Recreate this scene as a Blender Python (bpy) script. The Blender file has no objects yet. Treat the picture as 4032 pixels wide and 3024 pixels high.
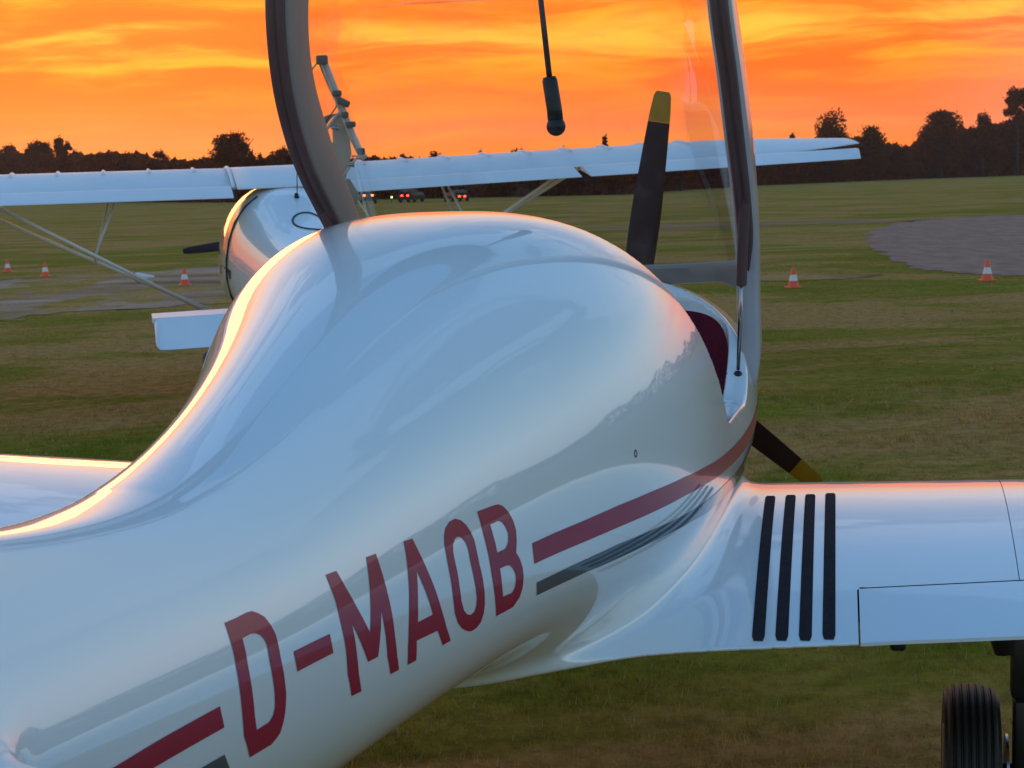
import bpy, bmesh, math, random
import numpy as np
from mathutils import Vector, Matrix, Euler
rng = np.random.default_rng(7); random.seed(7)
SC = bpy.context.scene; COL = SC.collection
# ================================================================ camera, sky, sun, exposure
CAMERA_Z, CAM_PITCH, CAM_ROLL = 1.65, math.radians(7.47), math.radians(-1.63)
cam = bpy.data.cameras.new('camera'); co = bpy.data.objects.new('camera', cam); COL.objects.link(co)
cam.sensor_width = 36; cam.lens = 36*3322/2212; cam.clip_start = .05; cam.clip_end = 4000
co.matrix_world = Matrix.Translation((0, 0, CAMERA_Z)) @ Matrix.Rotation(math.radians(90)-CAM_PITCH, 4, 'X') @ Matrix.Rotation(CAM_ROLL, 4, 'Z')
SC.camera = co
cam.dof.use_dof = True; cam.dof.focus_distance = 3.0; cam.dof.aperture_fstop = 20.0
SC.view_settings.view_transform = 'Standard'; SC.view_settings.look = 'None'
SC.view_settings.exposure = 0.5; SC.view_settings.gamma = 1; SC.view_settings.use_curve_mapping = False
SC.cycles.use_denoising = True; SC.cycles.max_bounces = 8; SC.cycles.transparent_max_bounces = 16

SUN_AZ, SUN_EL = math.radians(-16), math.radians(3.0)      # just above the trees, ahead and to the left
class NT:
    """small node-building helper"""
    def __init__(s, tree): s.t = tree; s.n = tree.nodes; s.l = tree.links
    def node(s, typ, **kw):
        n = s.n.new(typ)
        for k, v in kw.items(): setattr(n, k, v)
        return n
    def link(s, a, b): s.l.new(a, b)
    def m(s, op, a, b=None, c=None, clamp=False):
        n = s.n.new('ShaderNodeMath'); n.operation = op; n.use_clamp = clamp
        for i, v in enumerate((a, b, c)):
            if v is None: continue
            if isinstance(v, (int, float)): n.inputs[i].default_value = v
            else: s.l.new(v, n.inputs[i])
        return n.outputs[0]
    def mix(s, f, a, b, blend='MIX'):
        n = s.n.new('ShaderNodeMix'); n.data_type = 'RGBA'; n.blend_type = blend; n.clamp_factor = True
        for i, v in ((0, f), (6, a), (7, b)):
            if isinstance(v, (int, float)): n.inputs[i].default_value = v
            elif isinstance(v, (tuple, list)): n.inputs[i].default_value = (*v, 1) if len(v) == 3 else v
            else: s.l.new(v, n.inputs[i])
        return n.outputs[2]
    def ramp(s, f, stops, interp='EASE'):
        n = s.n.new('ShaderNodeValToRGB'); n.color_ramp.interpolation = interp
        e = n.color_ramp.elements
        while len(e) > 1: e.remove(e[-1])
        e[0].position = stops[0][0]; c = stops[0][1]; e[0].color = (*c, 1) if isinstance(c, tuple) else (c, c, c, 1)
        for p, c in stops[1:]:
            x = e.new(p); x.color = (*c, 1) if isinstance(c, tuple) else (c, c, c, 1)
        s.l.new(f, n.inputs[0]); return n.outputs[0]
    def noise(s, vec, scale, detail=3, rough=.5, dist=0., out=0):
        n = s.n.new('ShaderNodeTexNoise'); n.inputs['Scale'].default_value = scale; n.inputs['Detail'].default_value = detail
        n.inputs['Roughness'].default_value = rough; n.inputs['Distortion'].default_value = dist
        if vec is not None: s.l.new(vec, n.inputs['Vector'])
        return n.outputs[out]
    def xyz(s, x, y, z):
        n = s.n.new('ShaderNodeCombineXYZ')
        for i, v in enumerate((x, y, z)):
            if isinstance(v, (int, float)): n.inputs[i].default_value = v
            else: s.l.new(v, n.inputs[i])
        return n.outputs[0]
world = bpy.data.worlds.new('World'); SC.world = world; world.use_nodes = True
w = NT(world.node_tree); w.n.clear()
tc = w.node('ShaderNodeTexCoord'); sep = w.node('ShaderNodeSeparateXYZ'); w.link(tc.outputs['Generated'], sep.inputs[0])
X, Y, Z = sep.outputs
el = w.m('ARCSINE', Z); az = w.m('ARCTAN2', X, Y)
e1 = w.m('MAXIMUM', w.m('DIVIDE', el, math.pi/2), 0.)                       # 0 horizon .. 1 zenith
# afterglow: strongest towards the set sun, fading round the horizon
glow = w.m('ADD', w.m('MULTIPLY', X, math.sin(SUN_AZ)), w.m('MULTIPLY', Y, math.cos(SUN_AZ)))
hor = w.m('MAXIMUM', w.m('SQRT', w.m('ADD', w.m('MULTIPLY', X, X), w.m('MULTIPLY', Y, Y))), .001)
cosaz = w.m('DIVIDE', glow, hor)
S = w.m('MULTIPLY', w.m('ADD', cosaz, -.17), 1.45, clamp=True)
S = w.m('POWER', S, 1.5)
warp = w.noise(w.xyz(w.m('MULTIPLY', az, 5.), w.m('MULTIPLY', el, 14.), 0.), 1.0, 3, .5)
eb = w.m('ADD', el, w.m('MULTIPLY', w.m('SUBTRACT', warp, .5), .030))
west = w.ramp(w.m('DIVIDE', w.m('MAXIMUM', eb, 0.), math.pi/2), [(0, (1., .25, .016)), (.010, (.90, .205, .028)), (.020, (.78, .185, .060)), (.032, (.90, .155, .030)), (.045, (1., .125, .005)), (.056, (1., .18, .008)), (.066, (1., .15, .003)), (.078, (1., .22, .004)), (.095, (1., .38, .08)), (.125, (.95, .62, .36)),
                   (.17, (.76, .69, .68)), (.25, (.40, .50, .66)), (.36, (.15, .31, .56)), (.55, (.09, .245, .50)), (1., (.075, .21, .46))], 'LINEAR')
east = w.ramp(e1, [(0, (.46, .55, .58)), (.04, (.62, .71, .72)), (.09, (.60, .74, .80)), (.17, (.34, .53, .67)), (.30, (.14, .32, .55)), (.55, (.09, .245, .50)), (1., (.075, .21, .46))], 'LINEAR')
base = w.mix(S, east, west)
# bands of cloud: long streaks along the horizon
c1 = w.noise(w.xyz(w.m('MULTIPLY', az, 5.5), w.m('MULTIPLY', eb, 46.), 1.7), 1.0, 5, .55, .6)
c2 = w.noise(w.xyz(w.m('MULTIPLY', az, 14.), w.m('MULTIPLY', eb, 150.), 4.1), 1.0, 4, .6, .4)
cc = w.m('ADD', w.m('MULTIPLY', c1, .7), w.m('MULTIPLY', c2, .3))
low = w.ramp(w.m('DIVIDE', w.m('MAXIMUM', el, 0.), math.pi/2), [(0, .10), (.03, .18), (.044, .40), (.052, 1.), (.062, .9), (.068, .55), (.08, 1.), (.16, .4), (.3, 0.)], 'LINEAR')
br = w.m('MULTIPLY', w.ramp(cc, [(.485, 0.), (.64, 1.)], 'LINEAR'), w.m('MULTIPLY', low, S))
dk = w.m('MULTIPLY', w.ramp(cc, [(.36, 1.), (.49, 0.)], 'LINEAR'), w.m('MULTIPLY', w.m('MULTIPLY', low, S), .75))
stk = w.m('MULTIPLY', w.ramp(w.m('DIVIDE', w.m('ADD', eb, 0.), math.pi/2), [(.048, 0.), (.0575, 1.), (.061, .8), (.068, 0.)], 'EASE'), w.m('MULTIPLY', w.ramp(c1, [(.42, 0.), (.58, 1.)], 'LINEAR'), S))
sky = w.mix(w.m('MULTIPLY', stk, .75), w.mix(br, base, (1., .46, .020)), (1., .50, .05))
sky = w.mix(dk, sky, (.97, .115, .006))
# unseen cloud patches added for reflections in the white paint: pale veils, darker blue
hc = w.noise(w.xyz(w.m('DIVIDE', X, w.m('ADD', Z, .25)), w.m('DIVIDE', Y, w.m('ADD', Z, .25)), 3.3), 1.35, 6, .62, 1.1)
hm = w.m('MULTIPLY', w.ramp(hc, [(.485, 0.), (.508, 1.)], 'EASE'), 1.)
hv = w.ramp(e1, [(.16, 0.), (.32, 1.)], 'LINEAR')
sky = w.mix(hv, sky, w.mix(hm, w.mix(1., sky, (.60, .66, .72), 'MULTIPLY'), w.mix(1., sky, (1.45, 1.24, 1.12), 'MULTIPLY')))
ns = w.node('ShaderNodeTexSky'); ns.sky_type = 'NISHITA'; ns.sun_disc = False; ns.sun_elevation = SUN_EL; ns.sun_rotation = SUN_AZ
vm = w.node('ShaderNodeVectorMath'); vm.operation = 'SCALE'; w.link(ns.outputs[0], vm.inputs[0]); vm.inputs['Scale'].default_value = .005
tot = w.mix(1.0, w.mix(1., sky, w.mix(S, (1., 1., 1.), (.97, .90, .88)), 'MULTIPLY'), vm.outputs[0], 'ADD')
below = w.m('GREATER_THAN', Z, -.002)
tot = w.mix(below, (.05, .05, .03), tot)
bg = w.node('ShaderNodeBackground'); w.link(tot, bg.inputs[0]); bg.inputs[1].default_value = 1.0
wo = w.node('ShaderNodeOutputWorld'); w.link(bg.outputs[0], wo.inputs[0])
sun = bpy.data.lights.new('sun', 'SUN'); so = bpy.data.objects.new('sun', sun); COL.objects.link(so)
sun.energy = .14; sun.angle = math.radians(14); sun.color = (1., .42, .16)
sd = Vector((math.sin(SUN_AZ)*math.cos(SUN_EL), math.cos(SUN_AZ)*math.cos(SUN_EL), math.sin(SUN_EL)))
so.rotation_euler = (-sd).to_track_quat('-Z', 'Y').to_euler(); so.location = (0, 30, 30)
# ---------------------------------------------------------------- shape of the near aircraft (metres: s aft of the propeller, b to the right, z up)
import numpy as np, math
def spline(xs, ys):                     # natural cubic spline
    xs = np.array(xs, float); ys = np.array(ys, float); n = len(xs); h = np.diff(xs)
    A = np.zeros((n, n)); r = np.zeros(n); A[0, 0] = A[-1, -1] = 1
    for i in range(1, n-1):
        A[i, i-1] = h[i-1]; A[i, i] = 2*(h[i-1]+h[i]); A[i, i+1] = h[i]
        r[i] = 6*((ys[i+1]-ys[i])/h[i]-(ys[i]-ys[i-1])/h[i-1])
    M = np.linalg.solve(A, r)
    def f(x):
        x = np.clip(x, xs[0], xs[-1]); i = np.clip(np.searchsorted(xs, x)-1, 0, n-2)
        t = x-xs[i]; hh = h[i]; u = hh-t
        return (M[i]*u**3+M[i+1]*t**3)/(6*hh)+(ys[i]/hh-M[i]*hh/6)*u+(ys[i+1]/hh-M[i+1]*hh/6)*t
    return f
YAW = math.radians(14.5); HX, HY = 0.407, 5.24
W_ = spline([0.1, .45, .94, 1.67, 2.2, 2.43, 2.73, 3.0, 3.3, 3.6, 4.0, 4.7], [.25, .43, .52, .525, .495, .44, .34, .265, .208, .165, .128, .09])
ZT = spline([0.1, .6, .95, 1.5, 1.9, 2.17, 2.5, 2.8, 3.1, 3.4, 3.76, 4.2, 4.7], [1.24, 1.36, 1.395, 1.52, 1.58, 1.595, 1.56, 1.475, 1.375, 1.297, 1.262, 1.25, 1.24])
ZB = spline([0.1, .5, 1.0, 1.8, 2.3, 2.6, 3.0, 3.3, 3.8, 4.7], [.92, .72, .64, .68, .755, .78, .785, .795, .875, 1.01])
ZW = spline([0.1, .9, 1.7, 2.4, 3.0, 3.6, 4.7], [1.05, 1.04, 1.05, 1.04, 1.02, 1.03, 1.12])
NU = spline([0.1, 1.0, 1.8, 2.2, 2.7, 3.3, 4.7], [2.3, 2.4, 2.6, 2.75, 2.3, 2.0, 2.0])
NL = spline([0.1, 1.0, 2.2, 2.7, 3.3, 4.7], [2.2, 2.3, 2.4, 2.3, 2.2, 2.0])
def body(s, b, z):
    w, zt, zb, zw = W_(s), ZT(s), ZB(s), ZW(s)
    up = z >= zw
    h = np.where(up, zt-zw, zw-zb); n = np.where(up, NU(s), NL(s))
    u = np.abs(b)/w+1e-6; v = np.abs(z-zw)/h+1e-6
    g = (u**n+v**n)**(1/n)
    gu = (u/g)**(n-1)/w; gv = (v/g)**(n-1)/h
    return (g-1)/np.sqrt(gu*gu+gv*gv)
def smin(a, c, k):
    h = np.maximum(k-np.abs(a-c), 0)/k
    return np.minimum(a, c)-h*h*h*k/6
def smax(a, c, k): return -smin(-a, -c, k)
WZ0, DIH, INC, TC = .735, .045, .03, .145
LE0, TE0, TAP = 1.02, 2.344, .14
def sLE(b): return LE0+.012*np.abs(b)
def sTE(b): return TE0-TAP*np.abs(b)+.27/(1+np.exp(np.clip((np.abs(b)-.30)/.055, -30, 30)))
def foil(s, b, z, le, te, z0, tc, inc, tend=.0035):
    c = te-le; x = (s-le)/c; xc = np.clip(x, 0, 1)
    P = .2969*np.sqrt(xc+1e-9)-.126*xc-.3516*xc**2+.2843*xc**3-.1036*xc**4
    y = 5*tc*P*c+tend*xc
    q = np.where(x >= 0, y*y, (5*tc*.2969)**2*x*c*c)
    dP = .14845/np.sqrt(np.maximum(xc, 1e-4))-.126-.7032*xc+.8529*xc**2-.4144*xc**3
    dq = np.where(x > 1e-4, 2*y*5*tc*dP, (5*tc*.2969)**2*c)
    zc = z0+.06*tc/.13*c*(xc-xc*xc)*1.0-inc*(s-le-.3*c)
    h = np.abs(z-zc)
    d = (h*h-q)/np.sqrt((h+np.sqrt(np.maximum(q, 0)))**2+dq*dq+1e-9)
    return smax(d, s-te, .004+.028/(1+np.exp(np.clip((np.abs(b)-.34)/.04, -30, 30))))
def wing(s, b, z):
    b = np.abs(b)
    return foil(s, b, z, sLE(b), sTE(b), WZ0+DIH*b+.050/(1+np.exp(np.clip((b-.30)/.055, -30, 30)))*np.clip((s-1.9)/.6, 0, 1), TC, INC)
def stab(s, b, z):
    b = np.abs(b)
    return foil(s, b, z, 3.945+.34*b, 4.66+.02*b, 1.135+.0*b, .10, 0.)
def fin(s, b, z):
    h = z-(1.235+.27*np.maximum(s-3.5, 0)**1.3+np.maximum(s-3.9, 0)**2)
    return smax(smax(np.abs(b)-.034, h, .06), 1.08-z, .05)
def kfil(s): return .09+.22/(1+np.exp(-(s-2.05)/.16))
def F0(s, b, z):
    kk = kfil(s)*(.48+.52/(1+np.exp(np.clip(-(z-(WZ0+.02+.05*np.clip(s-2., 0, 1)))/.022, -30, 30))))
    d = smin(body(s, b, z), wing(s, b, z), kk)
    d = smin(d, stab(s, b, z), .06)
    d = smin(d, fin(s, b, z), .17)
    return smax(d, .2-s, .10)
ARC = spline([.9, 1.07, 1.2, 1.36, 1.45, 1.56, 1.7], [1.60, 1.67, 1.78, 1.93, 2.02, 2.12, 2.25])
def sill_z(s): return 1.09+.30*np.clip((1.35-s)/.40, 0, 1)**1.5
def opening(s, b, z):
    sill = sill_z(s)+.0045*np.cos(2*np.pi*(W_(s)-np.abs(b))/.046)*np.clip((s-1.36)/.1, 0, 1)-.12*np.maximum(np.abs(b)-W_(s)+.06, 0)
    g = smax(s-ARC(z), sill-z, .06)
    return smax(g, .95-s, .05)
def well(s, b, z):
    w = W_(s)-.062
    g = smax(np.abs(b)-w, s-2.3, .1)
    g = smax(g, 1.0-s, .2)
    return smax(g, .75-z, .05)
def F(s, b, z):
    d = F0(s, b, z)
    d = smax(d, -opening(s, b, z), .012)
    return smax(d, -well_lim(s, b, z), .016)
def well_lim(s, b, z):
    # a deep tub under the opening; closed by the rear bulkhead
    return smax(well(s, b, z), smax(s-ARC(np.maximum(z, 1.09))+.06, z-1.8, .02), .02)
# camera model, the same as the one above
CZ = 1.65; PITCH = math.radians(7.47); ROLL = math.radians(-1.63); FPX = 6055.
def cam_axes():
    a = math.radians(90)-PITCH
    Rx = np.array([[1, 0, 0], [0, math.cos(a), -math.sin(a)], [0, math.sin(a), math.cos(a)]])
    Rz = np.array([[math.cos(ROLL), -math.sin(ROLL), 0], [math.sin(ROLL), math.cos(ROLL), 0], [0, 0, 1]])
    return Rx@Rz
def to_world(s, b, z):
    c, k = math.cos(YAW), math.sin(YAW)
    return np.stack([HX-s*k+b*c, HY-s*c-b*k, z+0*s], -1)
def to_air(p):
    c, k = math.cos(YAW), math.sin(YAW)
    X = p[..., 0]-HX; Y = p[..., 1]-HY
    return -X*k-Y*c, X*c-Y*k, p[..., 2]
def project(p):                          # full-size pixels of the photograph
    q = (np.asarray(p)-np.array([0, 0, CZ]))@cam_axes()
    return np.stack([2016+FPX*q[..., 0]/-q[..., 2], 1512-FPX*q[..., 1]/-q[..., 2]], -1), -q[..., 2]
def ray(px, py):
    d = np.stack([(np.asarray(px, float)-2016)/FPX, -(np.asarray(py, float)-1512)/FPX, -np.ones(np.shape(px))], -1)
    return (cam_axes()@d[..., None])[..., 0]
def hit(px, py, fn=None, t0=.8, t1=8):   # first meeting of the pixel's ray with the aircraft
    fn = fn or F; px = np.atleast_1d(np.asarray(px, float)); py = np.atleast_1d(np.asarray(py, float))
    d = ray(px, py); t = np.full(px.shape, t0); o = np.array([0, 0, CZ]); done = np.zeros(px.shape, bool)
    ln = np.linalg.norm(d, axis=-1)
    for i in range(400):
        v = fn(*to_air(o+d*t[..., None]))
        t = np.where(done, t, t+np.clip(v, -.01, .05)*.6/ln)
        done |= np.abs(v) < 1e-4
    s, b, z = to_air(o+d*t[..., None])
    ok = (np.abs(fn(s, b, z)) < 2e-3) & (t < t1)
    return s, b, z, ok, t
GLYPHS = {
    'D': [[(3.569, 1.149), (3.546, 1.148), (3.521, 1.148), (3.511, 1.147), (3.501, 1.142), (3.490, 1.134), (3.483, 1.122), (3.479, 1.110), (3.479, 1.099), (3.480, 1.079), (3.479, 1.059), (3.479, 1.034), (3.481, 1.022), (3.484, 1.010), (3.488, 1.000), (3.494, 0.990), (3.502, 0.986), (3.513, 0.982), (3.562, 0.984), (3.577, 1.016), (3.578, 1.040), (3.577, 1.066), (3.574, 1.099), (3.571, 1.121), (3.570, 1.135)], [(3.547, 1.124), (3.528, 1.124), (3.518, 1.122), (3.509, 1.117), (3.504, 1.110), (3.502, 1.102), (3.504, 1.084), (3.504, 1.061), (3.504, 1.040), (3.506, 1.026), (3.511, 1.018), (3.520, 1.013), (3.549, 1.013), (3.552, 1.031), (3.552, 1.060), (3.551, 1.091), (3.548, 1.112)]],
    '-': [[(3.449, 1.079), (3.361, 1.076), (3.359, 1.050), (3.448, 1.053)]],
    'M': [[(3.334, 1.147), (3.309, 1.146), (3.299, 1.120), (3.283, 1.087), (3.261, 1.048), (3.251, 1.079), (3.242, 1.110), (3.235, 1.134), (3.231, 1.146), (3.207, 1.145), (3.205, 1.121), (3.202, 1.089), (3.198, 1.058), (3.195, 1.025), (3.190, 0.996), (3.182, 0.972), (3.206, 0.973), (3.217, 1.001), (3.220, 1.033), (3.223, 1.057), (3.224, 1.073), (3.230, 1.053), (3.238, 1.028), (3.244, 1.010), (3.271, 1.011), (3.289, 1.046), (3.304, 1.075), (3.302, 1.052), (3.300, 1.027), (3.297, 1.002), (3.288, 0.975), (3.314, 0.977), (3.326, 1.011), (3.327, 1.048), (3.330, 1.084), (3.331, 1.115), (3.333, 1.133)]],
    'A': [[(3.131, 1.145), (3.108, 1.144), (3.099, 1.121), (3.086, 1.091), (3.072, 1.060), (3.058, 1.026), (3.043, 0.993), (3.027, 0.969), (3.051, 0.969), (3.070, 0.997), (3.133, 1.000), (3.132, 0.984), (3.131, 0.970), (3.156, 0.971), (3.158, 0.997), (3.155, 1.023), (3.149, 1.053), (3.144, 1.074), (3.139, 1.100), (3.134, 1.125)], [(3.115, 1.099), (3.104, 1.075), (3.093, 1.051), (3.083, 1.025), (3.128, 1.026), (3.124, 1.053), (3.119, 1.079)]],
    'O': [[(2.986, 1.147), (2.972, 1.142), (2.960, 1.132), (2.951, 1.119), (2.945, 1.105), (2.942, 1.085), (2.938, 1.064), (2.932, 1.042), (2.928, 1.019), (2.927, 0.999), (2.929, 0.984), (2.935, 0.972), (2.947, 0.966), (2.962, 0.965), (2.975, 0.969), (2.993, 0.978), (3.008, 0.991), (3.018, 1.009), (3.021, 1.030), (3.023, 1.054), (3.026, 1.075), (3.028, 1.097), (3.028, 1.117), (3.025, 1.128), (3.017, 1.139), (3.002, 1.146)], [(2.986, 1.120), (2.977, 1.115), (2.969, 1.106), (2.965, 1.095), (2.963, 1.075), (2.958, 1.053), (2.953, 1.031), (2.951, 1.014), (2.953, 1.002), (2.959, 0.995), (2.969, 0.993), (2.981, 0.997), (2.991, 1.006), (2.998, 1.023), (3.001, 1.045), (3.004, 1.069), (3.008, 1.092), (3.008, 1.103), (3.005, 1.112), (2.997, 1.119)]],
    'B': [[(2.923, 1.145), (2.873, 1.145), (2.862, 1.144), (2.851, 1.139), (2.838, 1.127), (2.828, 1.110), (2.823, 1.093), (2.824, 1.076), (2.828, 1.058), (2.818, 1.045), (2.811, 1.030), (2.808, 1.014), (2.810, 0.996), (2.817, 0.981), (2.835, 0.969), (2.886, 0.968), (2.893, 0.990), (2.900, 1.022), (2.905, 1.047), (2.910, 1.077), (2.916, 1.105), (2.920, 1.129)], [(2.894, 1.118), (2.870, 1.119), (2.860, 1.115), (2.852, 1.106), (2.846, 1.093), (2.848, 1.082), (2.853, 1.075), (2.861, 1.071), (2.884, 1.071), (2.886, 1.085), (2.890, 1.099)], [(2.879, 1.044), (2.862, 1.044), (2.849, 1.042), (2.839, 1.034), (2.832, 1.023), (2.831, 1.012), (2.835, 1.001), (2.843, 0.995), (2.871, 0.996), (2.874, 1.012), (2.876, 1.028)]],
}
# ================================================================ helpers
def mat(name, col, rough=.5, metal=0., coat=0., spec=.5, bump=None, var=None, trans=0., emit=None):
    """plain principled material with a little procedural grain: var = (scale, amount) colour variation, bump = (scale, strength)"""
    m = bpy.data.materials.new(name); m.use_nodes = True; t = NT(m.node_tree); p = t.n['Principled BSDF']
    p.inputs['Roughness'].default_value = rough; p.inputs['Metallic'].default_value = metal
    p.inputs['Coat Weight'].default_value = coat; p.inputs['Coat Roughness'].default_value = .03
    p.inputs['Specular IOR Level'].default_value = spec; p.inputs['Base Color'].default_value = (*col, 1)
    g = t.node('ShaderNodeNewGeometry')
    if var:
        f = t.noise(g.outputs['Position'], var[0], 4, .6)
        f = t.ramp(f, [(.3, 0.), (.7, 1.)], 'LINEAR')
        c = t.mix(f, tuple(v*(1-var[1]) for v in col), tuple(min(v*(1+var[1]), 1) for v in col)); t.link(c, p.inputs['Base Color'])
    if bump:
        b = t.node('ShaderNodeBump'); b.inputs['Strength'].default_value = bump[1]; b.inputs['Distance'].default_value = .01
        t.link(t.noise(g.outputs['Position'], bump[0], 3), b.inputs['Height']); t.link(b.outputs[0], p.inputs['Normal'])
    if emit: p.inputs['Emission Color'].default_value = (*emit[0], 1); p.inputs['Emission Strength'].default_value = emit[1]
    return m
def smooth(me):
    me.polygons.foreach_set('use_smooth', np.ones(len(me.polygons), bool))
def mesh_obj(name, verts, faces, m, parent=None, shade=False, normals=None, loc=None):
    me = bpy.data.meshes.new(name)
    v = np.asarray(verts, float)
    if isinstance(faces, np.ndarray):
        k = faces.shape[1]
        me.vertices.add(len(v)); me.vertices.foreach_set('co', v.ravel())
        me.loops.add(faces.size); me.loops.foreach_set('vertex_index', faces.ravel().astype(np.int32))
        me.polygons.add(len(faces)); me.polygons.foreach_set('loop_start', np.arange(0, faces.size, k, dtype=np.int32))
        me.update(calc_edges=True)
    else:
        me.from_pydata([tuple(x) for x in v], [], [tuple(f) for f in faces]); me.update()
    if shade or normals is not None: smooth(me)
    if normals is not None: me.normals_split_custom_set_from_vertices([tuple(x) for x in normals])
    me.materials.append(m)
    o = bpy.data.objects.new(name, me); COL.objects.link(o)
    if parent: o.parent = parent
    if loc is not None: o.location = loc
    return o
def bm_obj(name, bm, m, parent=None, shade=True, angle=None, recalc=True):
    if recalc: bmesh.ops.recalc_face_normals(bm, faces=bm.faces)
    me = bpy.data.meshes.new(name); bm.to_mesh(me); bm.free()
    if shade:
        smooth(me)
        if angle is not None: me.set_sharp_from_angle(angle=math.radians(angle))
    me.materials.append(m); o = bpy.data.objects.new(name, me); COL.objects.link(o)
    if parent: o.parent = parent
    return o
def empty(name, loc=(0, 0, 0), rz=0.):
    o = bpy.data.objects.new(name, None); COL.objects.link(o); o.location = loc; o.rotation_euler = (0, 0, rz); o.empty_display_size = .2
    return o
def tag(o, label=None, cat=None, group=None, kind=None):
    for k, v in (('label', label), ('category', cat), ('group', group), ('kind', kind)):
        if v: o[k] = v
    return o
def tube(bm, pts, r, n=12, cap=True, flat=1.0):
    """swept tube along pts; r a number or list; flat squashes it sideways"""
    pts = [Vector(p) for p in pts]; rs = r if isinstance(r, (list, tuple)) else [r]*len(pts); rings = []
    up = None
    for i, p in enumerate(pts):
        t = (pts[min(i+1, len(pts)-1)]-pts[max(i-1, 0)]).normalized()
        if up is None: up = t.orthogonal().normalized()
        a = (up-t*up.dot(t)).normalized(); up = a; b = t.cross(a)
        rings.append([bm.verts.new(p+a*rs[i]*math.cos(2*math.pi*k/n)+b*rs[i]*flat*math.sin(2*math.pi*k/n)) for k in range(n)])
    for A, B in zip(rings[:-1], rings[1:]):
        for k in range(n): bm.faces.new((A[k], A[(k+1) % n], B[(k+1) % n], B[k]))
    if cap:
        bm.faces.new(rings[0][::-1]); bm.faces.new(rings[-1])
def box(bm, c, sx, sy, sz, rot=None, bevel=0.):
    mx = Matrix.Translation(c) @ (rot.to_4x4() if rot is not None else Matrix.Identity(4)) @ Matrix.Diagonal((sx, sy, sz, 1))
    r = bmesh.ops.create_cube(bm, size=1, matrix=mx)
    if bevel:
        es = list({e for v in r['verts'] for e in v.link_edges}); bmesh.ops.bevel(bm, geom=es, offset=bevel, segments=2, affect='EDGES', profile=.5)
def lathe(bm, prof, n=32, axis='X', c=(0, 0, 0)):
    """prof: (along axis, radius)"""
    rings = []; c = Vector(c)
    for a, r in prof:
        ring = []
        for k in range(n):
            t = 2*math.pi*k/n; u, v = r*math.cos(t), r*math.sin(t)
            ring.append(bm.verts.new(c+(Vector((a, u, v)) if axis == 'X' else Vector((u, a, v)) if axis == 'Y' else Vector((u, v, a)))))
        rings.append(ring)
    for A, B in zip(rings[:-1], rings[1:]):
        for k in range(n): bm.faces.new((A[k], A[(k+1) % n], B[(k+1) % n], B[k]))
    bm.faces.new(rings[0][::-1]); bm.faces.new(rings[-1])
def px_at(x, y, Yd):                      # a point of the place seen at (x, y) of the 2212-wide photograph, Yd metres ahead
    d = ray(x*4032/2212, y*4032/2212); return Vector(d*(Yd/d[1])+np.array([0, 0, CZ]))

# ================================================================ materials
WHITE = bpy.data.materials.new('white_gelcoat'); WHITE.use_nodes = True
t = NT(WHITE.node_tree); p = t.n['Principled BSDF']; p.inputs['Roughness'].default_value = .28; p.inputs['Coat Weight'].default_value = 1.; p.inputs['Coat Roughness'].default_value = .025; p.inputs['Coat IOR'].default_value = 1.85
g = t.node('ShaderNodeNewGeometry'); f = t.noise(g.outputs['Position'], 1.3, 3)
t.link(t.mix(f, (.75, .775, .785), (.81, .83, .835)), p.inputs['Base Color'])
b = t.node('ShaderNodeBump'); b.inputs['Strength'].default_value = .05; b.inputs['Distance'].default_value = .004
t.link(t.noise(g.outputs['Position'], 9., 2), b.inputs['Height']); t.link(b.outputs[0], p.inputs['Coat Normal'])
t.link(t.m('ADD', t.m('MULTIPLY', t.noise(g.outputs['Position'], 30., 3), .05), .01), p.inputs['Coat Roughness'])
WHITE2 = mat('white_cloth_paint', (.74, .76, .78), .38, spec=.5, var=(2., .05), bump=(6., .06))
RED = mat('maroon_vinyl', (.34, .007, .038), .42, coat=.4, var=(3., .08))
GREY = mat('grey_vinyl', (.075, .09, .105), .32, coat=1., var=(3., .08))
GRIP = mat('black_grip_tape', (.018, .015, .022), .85, spec=.25, bump=(900., .5), var=(60., .25))
LINING = mat('maroon_lining', (.14, .012, .03), .8, spec=.2, var=(20., .2), bump=(120., .3))
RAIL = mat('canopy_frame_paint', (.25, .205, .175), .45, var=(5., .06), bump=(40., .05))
SEAL = mat('dark_rubber_band', (.11, .052, .047), .55, var=(9., .15))
DARK = mat('black_metal', (.012, .011, .012), .4, spec=.4, var=(30., .2))
GAP = mat('gap_shade_dark_trim', (.03, .035, .04), .8)  # dark grey puts shade into flap coves; plain dark on seals and rims
STEEL = mat('strut_rod_steel', (.35, .32, .32), .25, metal=1.); RODM = mat('ribbed_rod_sleeve', (.05, .028, .03), .45, var=(160., .6))
PROP = mat('propeller_black', (.035, .012, .014), .38, spec=.4, var=(12., .15))
YEL = mat('propeller_tip_yellow', (.42, .20, .008), .4, var=(20., .1))
RUB = mat('tyre_rubber', (.014, .013, .013), .55, spec=.45, var=(50., .25), bump=(200., .2))
RIM = mat('wheel_rim_alloy', (.25, .26, .27), .35, metal=1.)
ORANGE = mat('cone_orange', (.85, .10, .025), .45, var=(15., .1))
CONEW = mat('cone_white_band', (.72, .66, .66), .45, var=(20., .08))
GLASS = bpy.data.materials.new('thin_acrylic'); GLASS.use_nodes = True
t = NT(GLASS.node_tree); t.n.clear(); tr = t.node('ShaderNodeBsdfTransparent'); tr.inputs[0].default_value = (.93, .92, .90, 1)
gl = t.node('ShaderNodeBsdfGlossy'); gl.inputs['Roughness'].default_value = .03; fr = t.node('ShaderNodeFresnel'); fr.inputs[0].default_value = 1.42
gg = t.node('ShaderNodeNewGeometry'); ff = t.m('ADD', t.m('MULTIPLY', fr.outputs[0], .22), .0, clamp=True)
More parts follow.
